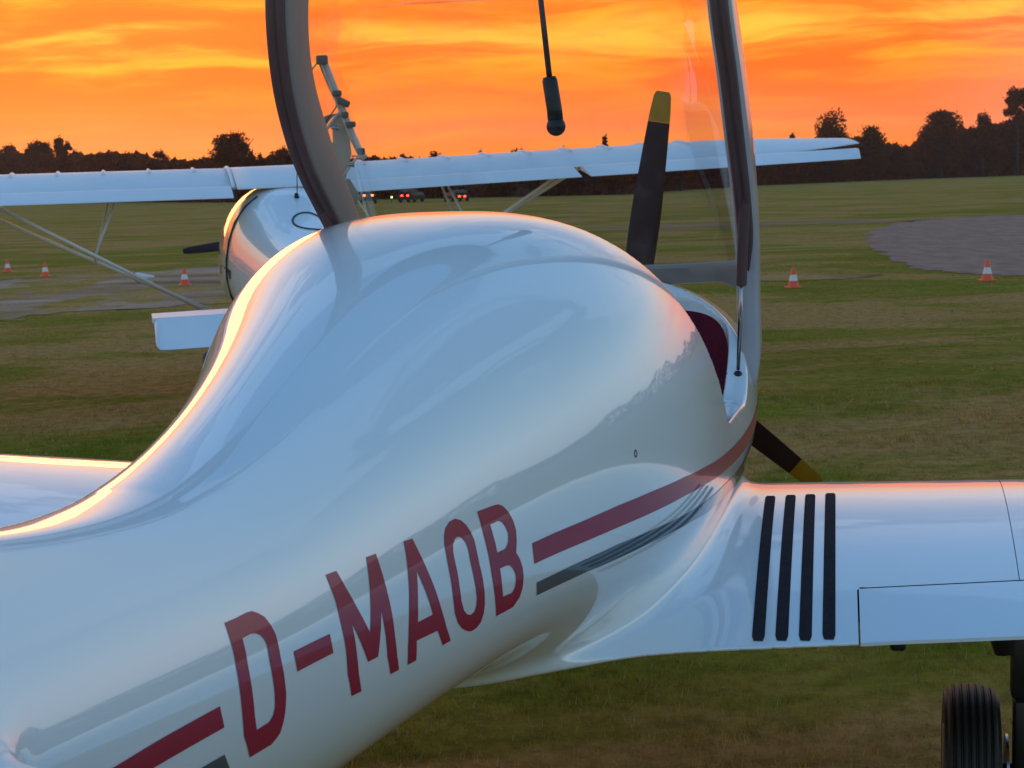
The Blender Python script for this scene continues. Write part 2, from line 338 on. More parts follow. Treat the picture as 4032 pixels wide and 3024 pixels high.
di = t.node('ShaderNodeBsdfDiffuse'); di.inputs[0].default_value = (.55, .5, .5, 1)
m1 = t.node('ShaderNodeMixShader'); t.link(t.m('MULTIPLY', t.ramp(t.noise(gg.outputs['Position'], 14., 5), [(.45, 0.), (.8, 1.)]), .09), m1.inputs[0]); t.link(tr.outputs[0], m1.inputs[1]); t.link(di.outputs[0], m1.inputs[2])
m2 = t.node('ShaderNodeMixShader'); t.link(ff, m2.inputs[0]); t.link(m1.outputs[0], m2.inputs[1]); t.link(gl.outputs[0], m2.inputs[2])
o = t.node('ShaderNodeOutputMaterial'); t.link(m2.outputs[0], o.inputs[0])
def leafy(name, a, b_, scale, transl, rough=.7):
    m = bpy.data.materials.new(name); m.use_nodes = True; t = NT(m.node_tree); t.n.clear()
    g = t.node('ShaderNodeNewGeometry')
    f = t.m('ADD', t.m('MULTIPLY', t.noise(g.outputs['Position'], scale, 4, .6), .6), t.m('MULTIPLY', g.outputs['Random Per Island'], .4))
    c = t.mix(t.ramp(f, [(.35, 0.), (.68, 1.)], 'LINEAR'), a, b_)
    d = t.node('ShaderNodeBsdfDiffuse'); tl = t.node('ShaderNodeBsdfTranslucent'); t.link(c, d.inputs[0])
    t.link(t.mix(1., c, (1.7, .8, .45), 'MULTIPLY'), tl.inputs[0])  # reddened to stand for orange light coming through the leaves
    mx = t.node('ShaderNodeMixShader'); mx.inputs[0].default_value = transl; t.link(d.outputs[0], mx.inputs[1]); t.link(tl.outputs[0], mx.inputs[2])
    o = t.node('ShaderNodeOutputMaterial'); t.link(mx.outputs[0], o.inputs[0]); return m
LEAF = leafy('glare_reddened_leaves', (.075, .028, .010), (.13, .050, .014), .3, .5)  # leaf browns carry the red veil of sunset glare and haze
LEAF2 = leafy('glare_browned_leaves', (.075, .034, .010), (.11, .055, .014), .3, .5)  # same glare tint in the colour, for the ragged trees
BARK = mat('dark_bark', (.04, .028, .02), .9, var=(4., .3))

# ================================================================ ground
def grass_color(t, pos):
    sx = t.node('ShaderNodeSeparateXYZ'); t.link(pos, sx.inputs[0])
    st = t.xyz(t.m('MULTIPLY', sx.outputs[0], .45), sx.outputs[1], 0.)
    vast = t.noise(st, .035, 2, .5, .3); big = t.noise(st, .13, 3, .55, .5); med = t.noise(st, .75, 4, .6, .3); fine = t.noise(pos, 9., 5, .7)
    vfine = t.noise(pos, 60., 3, .7)
    f = t.m('ADD', t.m('ADD', t.m('MULTIPLY', vast, .3), t.m('MULTIPLY', big, .3)), t.m('MULTIPLY', med, .4))
    f = t.m('ADD', t.m('MULTIPLY', t.m('SUBTRACT', f, .5), 2.1), .5)
    c = t.ramp(f, [(.24, (.25, .29, .010)), (.36, (.16, .19, .008)), (.43, (.37, .24, .040)), (.50, (.24, .20, .020)), (.56, (.34, .225, .038)), (.62, (.18, .22, .009)), (.70, (.46, .31, .09)), (.78, (.25, .30, .010))], 'LINEAR')
    worn = t.noise(t.xyz(t.m('MULTIPLY', sx.outputs[0], .30), t.m('MULTIPLY', sx.outputs[1], .55), 7.), .62, 6, .68, .8)
    c = t.mix(t.m('MULTIPLY', t.ramp(worn, [(.47, 0.), (.55, 1.)], 'LINEAR'), .85), c, (.54, .275, .095))
    c = t.mix(t.m('MULTIPLY', t.ramp(worn, [(.34, 1.), (.44, 0.)], 'LINEAR'), .6), c, (.13, .17, .006))
    c = t.mix(t.ramp(fine, [(.35, .55), (.58, 0.)], 'LINEAR'), c, (.10, .080, .008))
    c2 = t.mix(t.m('MULTIPLY', t.ramp(vfine, [(.55, 0.), (.75, 1.)], 'LINEAR'), .5), c, (.30, .18, .06))
    return c2, t.m('ADD', fine, t.m('MULTIPLY', vfine, .4))
def soil(name, a, b_, sc, sx_=.4, sy_=1., hole=.30):
    m = bpy.data.materials.new(name); m.use_nodes = True; t = NT(m.node_tree); p = t.n['Principled BSDF']; p.inputs['Roughness'].default_value = .95; p.inputs['Specular IOR Level'].default_value = .05
    g = t.node('ShaderNodeNewGeometry'); sx = t.node('ShaderNodeSeparateXYZ'); t.link(g.outputs['Position'], sx.inputs[0])
    st = t.xyz(t.m('MULTIPLY', sx.outputs[0], sx_), t.m('MULTIPLY', sx.outputs[1], sy_), 0.)
    f = t.m('ADD', t.m('MULTIPLY', t.noise(st, sc, 5, .65, .4), .7), t.m('MULTIPLY', t.noise(g.outputs['Position'], 25., 3, .7), .3))
    mixin = t.node('ShaderNodeMix'); mixin.data_type = 'RGBA'; gc, _ = grass_color(t, g.outputs['Position']); t.link(gc, mixin.inputs[6]); t.link(t.ramp(t.noise(t.xyz(sx.outputs[0], t.m('MULTIPLY', sx.outputs[1], .6), 2.), .55, 6, .7), [(hole, 0.), (hole+.07, 1.)], 'LINEAR'), mixin.inputs[0]); t.link(mixin.outputs[2], p.inputs['Base Color'])
    t.link(t.ramp(f, [(.40, a), (.50, tuple((x+y)/2 for x, y in zip(a, b_))), (.60, b_)], 'LINEAR'), mixin.inputs[7])
    bb = t.node('ShaderNodeBump'); bb.inputs['Strength'].default_value = .6; bb.inputs['Distance'].default_value = .03
    t.link(t.noise(g.outputs['Position'], 18., 4, .7), bb.inputs['Height']); t.link(bb.outputs[0], p.inputs['Normal']); return m
GM = bpy.data.materials.new('mown_grass'); GM.use_nodes = True; t = NT(GM.node_tree); p = t.n['Principled BSDF']; p.inputs['Roughness'].default_value = .95; p.inputs['Specular IOR Level'].default_value = .03
g = t.node('ShaderNodeNewGeometry'); c, hgt = grass_color(t, g.outputs['Position']); t.link(c, p.inputs['Base Color'])
p.inputs['Sheen Weight'].default_value = .0; p.inputs['Sheen Tint'].default_value = (.8, .6, .3, 1)
bb = t.node('ShaderNodeBump'); bb.inputs['Strength'].default_value = .8; bb.inputs['Distance'].default_value = .05; t.link(hgt, bb.inputs['Height']); t.link(bb.outputs[0], p.inputs['Normal'])
def bumps(x, y):
    return np.clip((19-np.hypot(x, y))/6, 0, 1)*(.018*np.sin(x*1.7+np.sin(y*.9)*2)*np.sin(y*1.3+x*.4)+.012*np.sin(x*4.1+1)*np.sin(y*3.7+2))
rr = np.concatenate([[0.001], np.linspace(1, 60, 100), np.geomspace(64, 3000, 30)]); na = 180
verts = []; 
for r_ in rr:
    a_ = np.arange(na)*2*math.pi/na; x_, y_ = r_*np.sin(a_), r_*np.cos(a_)
    verts.append(np.stack([x_, y_, bumps(x_, y_)*min(1, r_/3)*(1 if r_ < 61 else 0)], -1))
verts = np.concatenate(verts); i_, j_ = np.meshgrid(np.arange(len(rr)-1), np.arange(na), indexing='ij'); i_, j_ = i_.ravel(), j_.ravel(); jn = (j_+1) % na
ground = mesh_obj('ground', verts, np.stack([i_*na+j_, (i_+1)*na+j_, (i_+1)*na+jn, i_*na+jn], -1), GM, shade=True)
tag(ground, kind='structure')
def sheet(name, poly, m, zoff, jit=.25, n=10):
    """irregular ground patch lying on the bumps, cut fine enough to follow them"""
    P = []
    for k in range(len(poly)):
        a, b_ = np.array(poly[k], float), np.array(poly[(k+1) % len(poly)], float)
        for q in range(n): P.append(a+(b_-a)*q/n+(rng.normal(0, jit, 2) if q else 0))
    bm = bmesh.new(); vs = [bm.verts.new((p_[0], p_[1], 0)) for p_ in P]; bmesh.ops.triangle_fill(bm, edges=[bm.edges.new((vs[i], vs[(i+1) % len(vs)])) for i in range(len(vs))], use_beauty=True)
    xs = [p_[0] for p_ in P]; ys = [p_[1] for p_ in P]
    for q in np.arange(min(xs), max(xs), .8): bmesh.ops.bisect_plane(bm, geom=bm.verts[:]+bm.edges[:]+bm.faces[:], plane_co=(q, 0, 0), plane_no=(1, 0, 0))
    for q in np.arange(min(ys), max(ys), .8): bmesh.ops.bisect_plane(bm, geom=bm.verts[:]+bm.edges[:]+bm.faces[:], plane_co=(0, q, 0), plane_no=(0, 1, 0))
    for v in bm.verts: v.co.z = float(bumps(v.co.x, v.co.y))+zoff
    for f in bm.faces:
        if f.normal.z < 0: f.normal_flip()
    o = bm_obj(name, bm, m, recalc=False); tag(o, kind='structure'); return o, np.array(P)
GRAV = [(13, 51), (10.5, 44), (8.2, 35), (7.2, 29), (6.9, 25.8), (7.6, 23.7), (11, 23.2), (18, 24), (26, 30), (26, 54), (17, 54.5)]
DIRT = [(-17, 21.5), (-10, 21.2), (-7.2, 20.7), (-5.6, 22.0), (-4.0, 22.6), (-1.5, 23.5), (0, 27), (-1, 34), (-5, 36), (-7.6, 32.5), (-10.5, 30), (-17, 29)]
gravel, gp = sheet('gravel_apron', GRAV, soil('grey_gravel', (.29, .165, .115), (.40, .235, .165), 2.6, 1., .35), .007, .12)
dirt, dp = sheet('bare_earth', DIRT, soil('brown_earth', (.19, .10, .05), (.50, .32, .21), .42, .4, 1., .455), .007, .3)
strip_, sp = sheet('worn_track', [(1.2, 24.6), (3.4, 24.2), (5.2, 24.0), (6.1, 24.9), (4.5, 25.6), (1.5, 25.7)], soil('pale_earth', (.24, .14, .07), (.42, .26, .15), .6, .4, 1., .44), .007, .12)
track, tp = sheet('far_track', [(2, 50), (9, 50.6), (13.2, 50.5), (15, 53.5), (8, 55.2), (2, 54)], soil('pale_earth_far', (.24, .14, .07), (.34, .20, .12), .4, .4, 1., .42), .007, .2)

# ---- grass blades: one growth nobody could count
def inside(P, x, y):
    c = np.zeros(len(x), bool)
    for i in range(len(P)):
        x1, y1 = P[i-1]; x2, y2 = P[i]
        c ^= ((y1 > y) != (y2 > y)) & (x < (x2-x1)*(y-y1)/(y2-y1+1e-12)+x1)
    return c
GB = bpy.data.materials.new('grass_blades'); GB.use_nodes = True; t = NT(GB.node_tree); t.n.clear(); g = t.node('ShaderNodeNewGeometry')
c, _ = grass_color(t, g.outputs['Position'])
c = t.mix(.22, c, (.15, .125, .035)); c = t.mix(t.ramp(g.outputs['Random Per Island'], [(.0, 0.), (1., .85)], 'LINEAR'), c, t.mix(1., c, (1.6, 1.6, 1.6), 'MULTIPLY'))
c = t.mix(t.ramp(g.outputs['Random Per Island'], [(.0, 0.), (.94, 1.)], 'CONSTANT'), c, (.42, .34, .20))
d = t.node('ShaderNodeBsdfDiffuse'); tl = t.node('ShaderNodeBsdfTranslucent'); t.link(c, d.inputs[0]); t.link(c, tl.inputs[0])
mx = t.node('ShaderNodeMixShader'); mx.inputs[0].default_value = .3; t.link(d.outputs[0], mx.inputs[1]); t.link(tl.outputs[0], mx.inputs[2]); o = t.node('ShaderNodeOutputMaterial'); t.link(mx.outputs[0], o.inputs[0])
V = []; 
def blades(n, y0, y1, wdt, h0, h1, x0=None, x1=None):
    y = rng.uniform(y0, y1, n) if y1 < 12 else np.sqrt(rng.uniform(y0**2, y1**2, n))
    x = rng.uniform(x0, x1, n) if x0 is not None else rng.uniform(-1, 1, n)*(.36*y+.8)
    den = .5+.5*np.sin(x*2.3+np.sin(y*1.9)*1.5)*np.sin(y*2.9+x)
    keep = rng.uniform(0, 1, n) < .45+.55*den
    for P in (gp, dp, sp, tp): keep &= ~inside(P, x, y)
    x, y = x[keep], y[keep]; n = len(x); z = bumps(x, y)-.004
    a = rng.uniform(0, 2*math.pi, n); l = rng.uniform(h0, h1, n); le = rng.uniform(.1, 1.3, n); la = rng.uniform(0, 2*math.pi, n)
    wv = np.stack([np.cos(a), np.sin(a), np.zeros(n)], -1)*wdt*rng.uniform(.6, 1.3, n)[:, None]/2
    base = np.stack([x, y, z], -1); tip = base+np.stack([np.cos(la)*np.sin(le)*l, np.sin(la)*np.sin(le)*l, np.cos(le)*l], -1)
    V.append(np.stack([base-wv, base+wv, tip], 1))
blades(110000, 3.3, 6.2, .0042, .015, .045, -1.6, 3.2)
blades(80000, 6.2, 12, .009, .018, .045)
blades(70000, 12, 30, .018, .012, .030)
V = np.concatenate(V).reshape(-1, 3)
grass = mesh_obj('grass', V, np.arange(len(V)).reshape(-1, 3), GB); tag(grass, 'short mown grass blades covering the airfield around the aircraft', 'grass', kind='stuff')
# ================================================================ the near white aircraft
def L3(s, b, z): return np.stack([b+0*s, -s+0*b, z+0*s], -1)         # aircraft axes: x right, y forward, z up
plane = empty('light_aircraft', (HX, HY, 0), -YAW)
tag(plane, 'white low-wing aircraft in the foreground with its canopy open and maroon letters D-MAOB', 'aircraft')
def grad(fn, s, b, z, e=6e-4):
    g = np.stack([fn(s+e, b, z)-fn(s-e, b, z), fn(s, b+e, z)-fn(s, b-e, z), fn(s, b, z+e)-fn(s, b, z-e)], -1)/(2*e)
    return g
def newton(fn, P, it=4, dims=(1, 1, 1), step=.01):
    dims = np.array(dims, float)
    for _ in range(it):
        s, b, z = P.T; v = fn(s, b, z); g = grad(fn, s, b, z)*dims
        d = -v[:, None]*g/(np.maximum((g*g).sum(-1), .05))[:, None]
        n = np.linalg.norm(d, axis=-1, keepdims=True); d *= np.minimum(1, step/np.maximum(n, 1e-9)); P = P+d
    return P
def surface_nets(V, xs, ys, zs):
    neg = V < 0; nx, ny, nz = V.shape
    cnt = np.zeros((nx-1, ny-1, nz-1), np.int8)
    for i in (0, 1):
        for j in (0, 1):
            for k in (0, 1): cnt += neg[i:nx-1+i, j:ny-1+j, k:nz-1+k]
    act = (cnt > 0) & (cnt < 8); I, J, K = np.nonzero(act); idx = -np.ones(act.shape, np.int64); idx[I, J, K] = np.arange(len(I))
    pos = np.zeros((len(I), 3)); num = np.zeros(len(I)); ax = [xs, ys, zs]
    for d in range(3):
        for u in (0, 1):
            for w_ in (0, 1):
                o = [0, 0, 0]; e_ = [q for q in range(3) if q != d]; o[e_[0]] = u; o[e_[1]] = w_
                o2 = list(o); o2[d] = 1
                a = V[I+o[0], J+o[1], K+o[2]]; c = V[I+o2[0], J+o2[1], K+o2[2]]; cr = (a < 0) != (c < 0)
                tt = np.where(cr, a/(a-c+1e-30), 0); N = [I, J, K]
                p0 = [ax[q][N[q]+o[q]] for q in range(3)]; p1 = [ax[q][N[q]+o2[q]] for q in range(3)]
                for q in range(3): pos[:, q] += np.where(cr, p0[q]+(p1[q]-p0[q])*tt, 0)
                num += cr
    pos /= num[:, None]; quads = []
    for d in range(3):
        A = [slice(1, -1)]*3; B = [slice(1, -1)]*3; A[d] = slice(0, -1); B[d] = slice(1, None)
        a = neg[tuple(A)]; c = neg[tuple(B)]
        for sgn, msk in ((0, a & ~c), (1, ~a & c)):
            ii = list(np.nonzero(msk))
            for q in range(3):
                if q != d: ii[q] = ii[q]+1
            e_ = [q for q in range(3) if q != d]
            def cell(du, dv):
                z_ = [ii[0], ii[1], ii[2]]; z_[e_[0]] = z_[e_[0]]-du; z_[e_[1]] = z_[e_[1]]-dv
                return idx[z_[0], z_[1], z_[2]]
            q4 = np.stack([cell(1, 1), cell(0, 1), cell(0, 0), cell(1, 0)], -1)
            flip = (sgn == 1) ^ (d == 1)
            quads.append(q4[:, ::-1] if flip else q4)
    return pos, np.concatenate(quads)
def steps(*seg):
    out = [seg[0][0]]
    for a, b_, h in seg: n = max(1, int(round((b_-a)/h))); out += list(a+(b_-a)*np.arange(1, n+1)/n)
    return np.array(out)
gs = steps((.14, .9, .016), (.9, 2.15, .009), (2.15, 2.42, .005), (2.42, 2.95, .0072), (2.95, 4.0, .012), (4.0, 5.3, .02))
gb = steps((0, .62, .0088), (.62, 1.16, .0135)); gb = np.concatenate([[-gb[1]], gb])
gz = steps((.58, .66, .012), (.66, .86, .005), (.86, 1.16, .010), (1.16, 1.64, .0115), (1.64, 2.1, .025))
def FE(s, b, z): return smax(F(s, b, z), s-5.22, .03)
V = np.empty((len(gs), len(gb), len(gz)))
BB, ZZ = np.meshgrid(gb[1:], gz, indexing='ij')
for i0 in range(0, len(gs), 24):
    ss = gs[i0:i0+24][:, None, None]; V[i0:i0+24, 1:, :] = FE(ss+0*BB[None], BB[None]+0*ss, ZZ[None]+0*ss)
V[:, 0, :] = V[:, 2, :]
V = np.where(V == 0, 1e-9, V)
P, Q = surface_nets(V, gs, gb, gz)
# mirror: cells with b<0 take the mirrored place of their partners
P = newton(FE, P, 5)
keep = P[Q].mean(1)[:, 1] > 0; Qh = Q[(P[Q][:, :, 1] > 0).all(1)]; Qc = Q[(~(P[Q][:, :, 1] > 0).all(1)) & ((P[Q][:, :, 1] > 0).any(1))]
used = np.unique(Qh); remap = -np.ones(len(P), np.int64); remap[used] = np.arange(len(used)); R_ = P[used]; Qh = remap[Qh]
# open wing root joint: straight edge at b = 1.143
e_ = R_[:, 1] > 1.139; R_[e_, 1] = 1.143; R_[e_] = newton(FE, R_[e_], 4, (1, 0, 1))
FL_S = lambda b: 2.0165-.154*(np.abs(b)-.8246)              # flap hinge line
FL_B = lambda s: .8246+.046*(s-2.0165)                       # inner end of the flap
cen = R_[Qh].mean(1); inflap = (cen[:, 0] > FL_S(cen[:, 1])) & (cen[:, 1] > FL_B(cen[:, 0]))
bv = np.intersect1d(np.unique(Qh[inflap]), np.unique(Qh[~inflap])); Qh = Qh[~inflap]
s_, b_, z_ = R_[bv].T; d1 = np.abs(s_-FL_S(b_)); d2 = np.abs(b_-FL_B(s_))
n1 = d1 < d2; R_[bv[n1], 0] = FL_S(R_[bv[n1], 1])-.0025; R_[bv[~n1], 1] = FL_B(R_[bv[~n1], 0])-.0025
R_[bv] = newton(FE, R_[bv], 4, (0, 0, 1), .004)
# mirrored half, welded along the centre by the crossing faces
nR = len(R_); M_ = R_*np.array([1, -1, 1]); allv = np.concatenate([R_, M_])
key = {}
negi = np.nonzero(P[:, 1] <= 0)[0]
from_pos = {}
pk = np.round(R_[:, [0, 2]], 3)
near = np.nonzero(R_[:, 1] < .02)[0]
def partner(i):                                             # the b>0 vertex mirrored by negative-side cell vertex i
    d = (R_[near, 0]-P[i, 0])**2+(R_[near, 2]-P[i, 2])**2+(R_[near, 1]+P[i, 1])**2
    return near[np.argmin(d)]
pm = {i: partner(i)+nR for i in np.unique(Qc) if P[i, 1] <= 0}
Qc2 = np.array([[remap[i] if P[i, 1] > 0 else pm[i] for i in q] for q in Qc])
Qall = np.concatenate([Qh, Qh[:, ::-1]+nR, Qc2])
norm = grad(FE, *allv.T); norm /= np.linalg.norm(norm, axis=-1, keepdims=True)+1e-12
# the tub under the canopy opening is a lining of its own
cen = allv[Qall].mean(1); LIPZ = lambda s: np.minimum(sill_z(s), 1.39)-.014-.03*np.clip((1.42-s)/.1, 0, 1)
tub = (well_lim(*cen.T) < .006) & (F0(*cen.T) < -.03) & (cen[:, 2] < LIPZ(cen[:, 0]))
# straighten the edge between lining and shell: slide its vertices onto one smooth curve
eb_ = np.intersect1d(np.unique(Qall[tub]), np.unique(Qall[~tub])); eb_ = eb_[np.abs(allv[eb_, 2]-LIPZ(allv[eb_, 0])) < .06]
for _ in range(6):
    allv[eb_, 2] = LIPZ(allv[eb_, 0]); allv[eb_] = newton(lambda s, b, z: FE(s, np.abs(b), z), allv[eb_], 3, (1, 1, 0), .006)
def submesh(mask_faces):
    q = Qall[mask_faces]; u = np.unique(q); r = -np.ones(len(allv), np.int64); r[u] = np.arange(len(u)); v = allv[u]; n = norm[u]
    return L3(*v.T), r[q], np.stack([n[:, 1], -n[:, 0], n[:, 2]], -1)
v, q, n = submesh(~tub); fus = mesh_obj('fuselage', v, q, WHITE, plane, normals=n)
v, q, n = submesh(tub); mesh_obj('cockpit_lining', v, q, LINING, plane, normals=n)

# ---- outer wings, flaps, coves (same aerofoil, lofted)
def foil_z(s, b, side):
    te, le = sTE(b), sLE(b); c = te-le; x = np.clip((s-le)/c, 0, 1)
    y = 5*TC*(.2969*np.sqrt(x)-.126*x-.3516*x**2+.2843*x**3-.1036*x**4)*c+.0035*x
    return WZ0+DIH*abs(b)+.06*TC/.145*c*(x-x*x)*.145/.13*1.0-INC*(s-le-.3*c)+side*y
def foil_z(s, b, side):
    te, le = sTE(b), sLE(b); c = te-le; x = np.clip((s-le)/c, 0, 1)
    y = 5*TC*(.2969*np.sqrt(x+1e-9)-.126*x-.3516*x**2+.2843*x**3-.1036*x**4)*c+.0035*x
    return WZ0+DIH*abs(b)+.06*TC/.13*c*(x-x*x)-INC*(s-le-.3*c)+side*y
def loft(rows, closed=True):
    n = len(rows[0]); v = np.concatenate(rows); f = []
    for i in range(len(rows)-1):
        for j in range(n if closed else n-1):
            k = (j+1) % n; f.append((i*n+j, i*n+k, (i+1)*n+k, (i+1)*n+j))
    return v, f
def ring(b, s0, s1, n=40, cosf=True):
    t_ = (1-np.cos(np.linspace(0, math.pi, n)))/2 if cosf else np.linspace(0, 1, n)
    if cosf == 'le': t_ = 1-np.cos(np.linspace(0, math.pi/2, n))
    s = s0+(s1-s0)*t_; bb = np.full(n, float(b))
    return L3(np.concatenate([s[::-1], s[1:]]), np.concatenate([bb, bb[1:]]), np.concatenate([foil_z(s[::-1], b, 1), foil_z(s[1:], b, -1)]))
def wall(name, pts, m, parent):          # strip of wall between upper and lower skin along (s, b) points
    v = []; 
    for s, b in pts: v += [L3(np.array([s]), np.array([b]), np.array([foil_z(s, b, 1)-.0015]))[0], L3(np.array([s]), np.array([b]), np.array([foil_z(s, b, -1)+.0015]))[0]]
    return mesh_obj(name, np.array(v), [(2*i, 2*i+1, 2*i+3, 2*i+2) for i in range(len(pts)-1)], m, parent)
for sg in (1, -1):
    rows = []
    bl = [1.1446]+list(np.linspace(1.2, 2.6, 9))
    for b in bl: rows.append(ring(sg*b, sLE(b), FL_S(b)-.0025, 44, 'le'))
    v1, f1 = loft(rows, False); rows = []
    for b in list(np.linspace(2.604, 4.3, 9))+[4.42, 4.5, 4.55, 4.57]:
        k = max(0, (b-4.3)/.28); sh = math.sqrt(max(.03, 1-k*k)); le = sLE(b)+(1-sh)*.35
        rr_ = ring(sg*b, sLE(b), sTE(b), 44, 'le'); m_ = rr_.mean(0); rr_[:, 2] = m_[2]+(rr_[:, 2]-m_[2])*sh; rr_[:, 1] = -(le+(-rr_[:, 1]-sLE(b))*(sTE(b)-le)/(sTE(b)-sLE(b))); rows.append(rr_)
    v2, f2 = loft(rows, False); f2 = [tuple(i+len(v1) for i in f) for f in f2]; nr = len(rows[0])
    f2.append(tuple(range(len(v1)+(len(rows)-1)*nr, len(v1)+len(rows)*nr)))
    if sg < 0: f1 = [f[::-1] for f in f1]; f2 = [f[::-1] for f in f2]
    wg = mesh_obj('wing', np.concatenate([v1, v2]), [f[::-1] for f in f1+f2], WHITE, plane, shade=True)
    wall('flap_cove', [(sTE(.83)-.002, sg*(FL_B(2.25)-.002)), (FL_S(.8246)-.0035, sg*(FL_B(2.0165)-.0035))]+[(FL_S(b)-.004, sg*b) for b in (1.0, 1.3, 1.7, 2.2, 2.6)], GAP, wg)
    rows = []
    for b in [.8266, .832]+list(np.linspace(.9, 2.598, 12)):
        s0 = FL_S(b)+.0020; s1 = sTE(b); ins = 1.0
        r_ = ring(sg*b, s0, s1, 18, False); 
        if b < .83: r_[:, 0] = sg*(FL_B(-r_[:, 1])+.0012)
        elif b < .84: r_[:, 0] = sg*(FL_B(-r_[:, 1])+.008)
        rows.append(r_)
    v3, f3 = loft(rows, True); nr = len(rows[0]); f3 += [tuple(range(nr))[::-1], tuple(range((len(rows)-1)*nr, len(rows)*nr))]
    if sg < 0: f3 = [f[::-1] for f in f3]
    fl = mesh_obj('flap', v3, [f[::-1] for f in f3], WHITE, plane, shade=True); fl.data.set_sharp_from_angle(angle=math.radians(35))
    bm = bmesh.new(); box(bm, (sg*.905, -2.15, foil_z(2.15, .905, -1)-.006), .030, .09, .022, bevel=.007); bm_obj('flap_horn', bm, DARK, fl, angle=40)

# ---- decals laid on the skin
def project_b(s, z, off, side=1):
    b = np.full(s.shape, .62)
    for _ in range(60):
        v = F0(s, b, z); b = b-np.clip(v, -.03, .03)*.9
    P_ = np.stack([s, b, z], -1); g_ = grad(F0, s, b, z); g_ /= np.linalg.norm(g_, axis=-1, keepdims=True); P_ = P_+g_*off
    return P_*np.array([1, side, 1]), g_*np.array([1, side, 1])
def decal(name, loops, m, step=.012, off=.0009, side=1, parent=None):
    bm = bmesh.new(); edges = []
    for lp in loops:
        vs = [bm.verts.new((s, z, 0)) for s, z in lp]; edges += [bm.edges.new((vs[i], vs[(i+1) % len(vs)])) for i in range(len(vs))]
    bmesh.ops.triangle_fill(bm, edges=edges, use_beauty=True)
    for ax in (0, 1):
        lo = min(v.co[ax] for v in bm.verts); hi = max(v.co[ax] for v in bm.verts); no = [0, 0, 0]; no[ax] = 1
        for q_ in np.arange(lo+step, hi, step): bmesh.ops.bisect_plane(bm, geom=bm.verts[:]+bm.edges[:]+bm.faces[:], plane_co=tuple(q_*k for k in no), plane_no=no)
    bmesh.ops.triangulate(bm, faces=bm.faces); bm.verts.ensure_lookup_table()
    S_ = np.array([v.co.x for v in bm.verts]); Z_ = np.array([v.co.y for v in bm.verts]); fc = [[v.index for v in f.verts] for f in bm.faces]; bm.verts.index_update(); fc = [[v.index for v in f.verts] for f in bm.faces]; bm.free()
    P_, N_ = project_b(S_, Z_, off, side); v = L3(*P_.T); n = np.stack([N_[:, 1], -N_[:, 0], N_[:, 2]], -1)
    fa = []
    for f in fc:
        a2 = (S_[f[1]]-S_[f[0]])*(Z_[f[2]]-Z_[f[0]])-(S_[f[2]]-S_[f[0]])*(Z_[f[1]]-Z_[f[0]])
        if abs(a2) > 1e-9: fa.append(f if a2 < 0 else f[::-1])
    return mesh_obj(name, v, fa, m, parent or plane, normals=n)
for ch in 'D-MAOB': 
    o = decal('letter' if ch != '-' else 'hyphen', GLYPHS[ch], RED)
def band(top, bot): return [top+bot[::-1]]
decal('stripe', band([(2.778, 1.062), (2.71, 1.0638), (2.61, 1.0655), (2.5, 1.0687), (2.37, 1.0685), (2.2, 1.0636), (2.027, 1.053), (1.805, 1.034), (1.58, 1.0185), (1.4, 1.012), (1.2, 1.012), (1.0, 1.02), (.6, 1.035), (.3, 1.05)],
                     [(2.774, 1.0262), (2.71, 1.0275), (2.61, 1.0279), (2.5, 1.029), (2.37, 1.0283), (2.2, 1.0262), (2.027, 1.016), (1.805, .995), (1.6, .977), (1.4, .965), (1.2, .961), (1.0, .97), (.6, .99), (.3, 1.01)]), RED, .03)
decal('stripe', band([(2.766, .9925), (2.61, .9954), (2.5, .997), (2.37, .994), (2.2, .986), (2.01, .975), (1.86, .963), (1.65, .945), (1.45, .932), (1.2, .925), (.9, .93), (.5, .95)],
                     [(2.760, .9690), (2.61, .9703), (2.5, .9694), (2.36, .968), (2.25, .9645), (2.1, .955), (1.90, .9335), (1.70, .913), (1.45, .895), (1.2, .888), (.9, .893), (.5, .92)]), GREY, .03)['label'] = 'grey stripe below the maroon one'
decal('stripe', band([(4.6, 1.115), (4.2, 1.094), (3.823, 1.0734), (3.744, 1.0718), (3.622, 1.067)], [(4.6, 1.09), (4.2, 1.066), (3.759, 1.0468), (3.675, 1.0432), (3.618, 1.0407)]), RED, .03)
decal('stripe', band([(4.5, 1.06), (4.1, 1.035), (3.74, 1.015), (3.62, 1.009)], [(4.5, 1.035), (4.1, 1.012), (3.74, .992), (3.606, .986)]), GREY, .03)
th = np.linspace(0, 2*math.pi, 24, endpoint=False)
decal('static_port', [[(2.428+.0055*math.cos(a), 1.1505+.0075*math.sin(a)) for a in th], [(2.428+.0032*math.cos(a), 1.1505+.0050*math.sin(a)) for a in th]], DARK, .02)
def on_top(s, b, off):
    z = np.full(s.shape, .98)
    for _ in range(80): v = F0(s, b, z); z = z-np.clip(v, -.03, .03)*.9
    P_ = np.stack([s, b, z], -1); g_ = grad(F0, s, b, z); g_ /= np.linalg.norm(g_, axis=-1, keepdims=True); return P_+g_*off, g_
GR = [((1.436, 2.236), (.5975, .640)), ((1.427, 2.232), (.646, .685)), ((1.420, 2.229), (.6925, .7303)), ((1.410, 2.222), (.7401, .7752))]
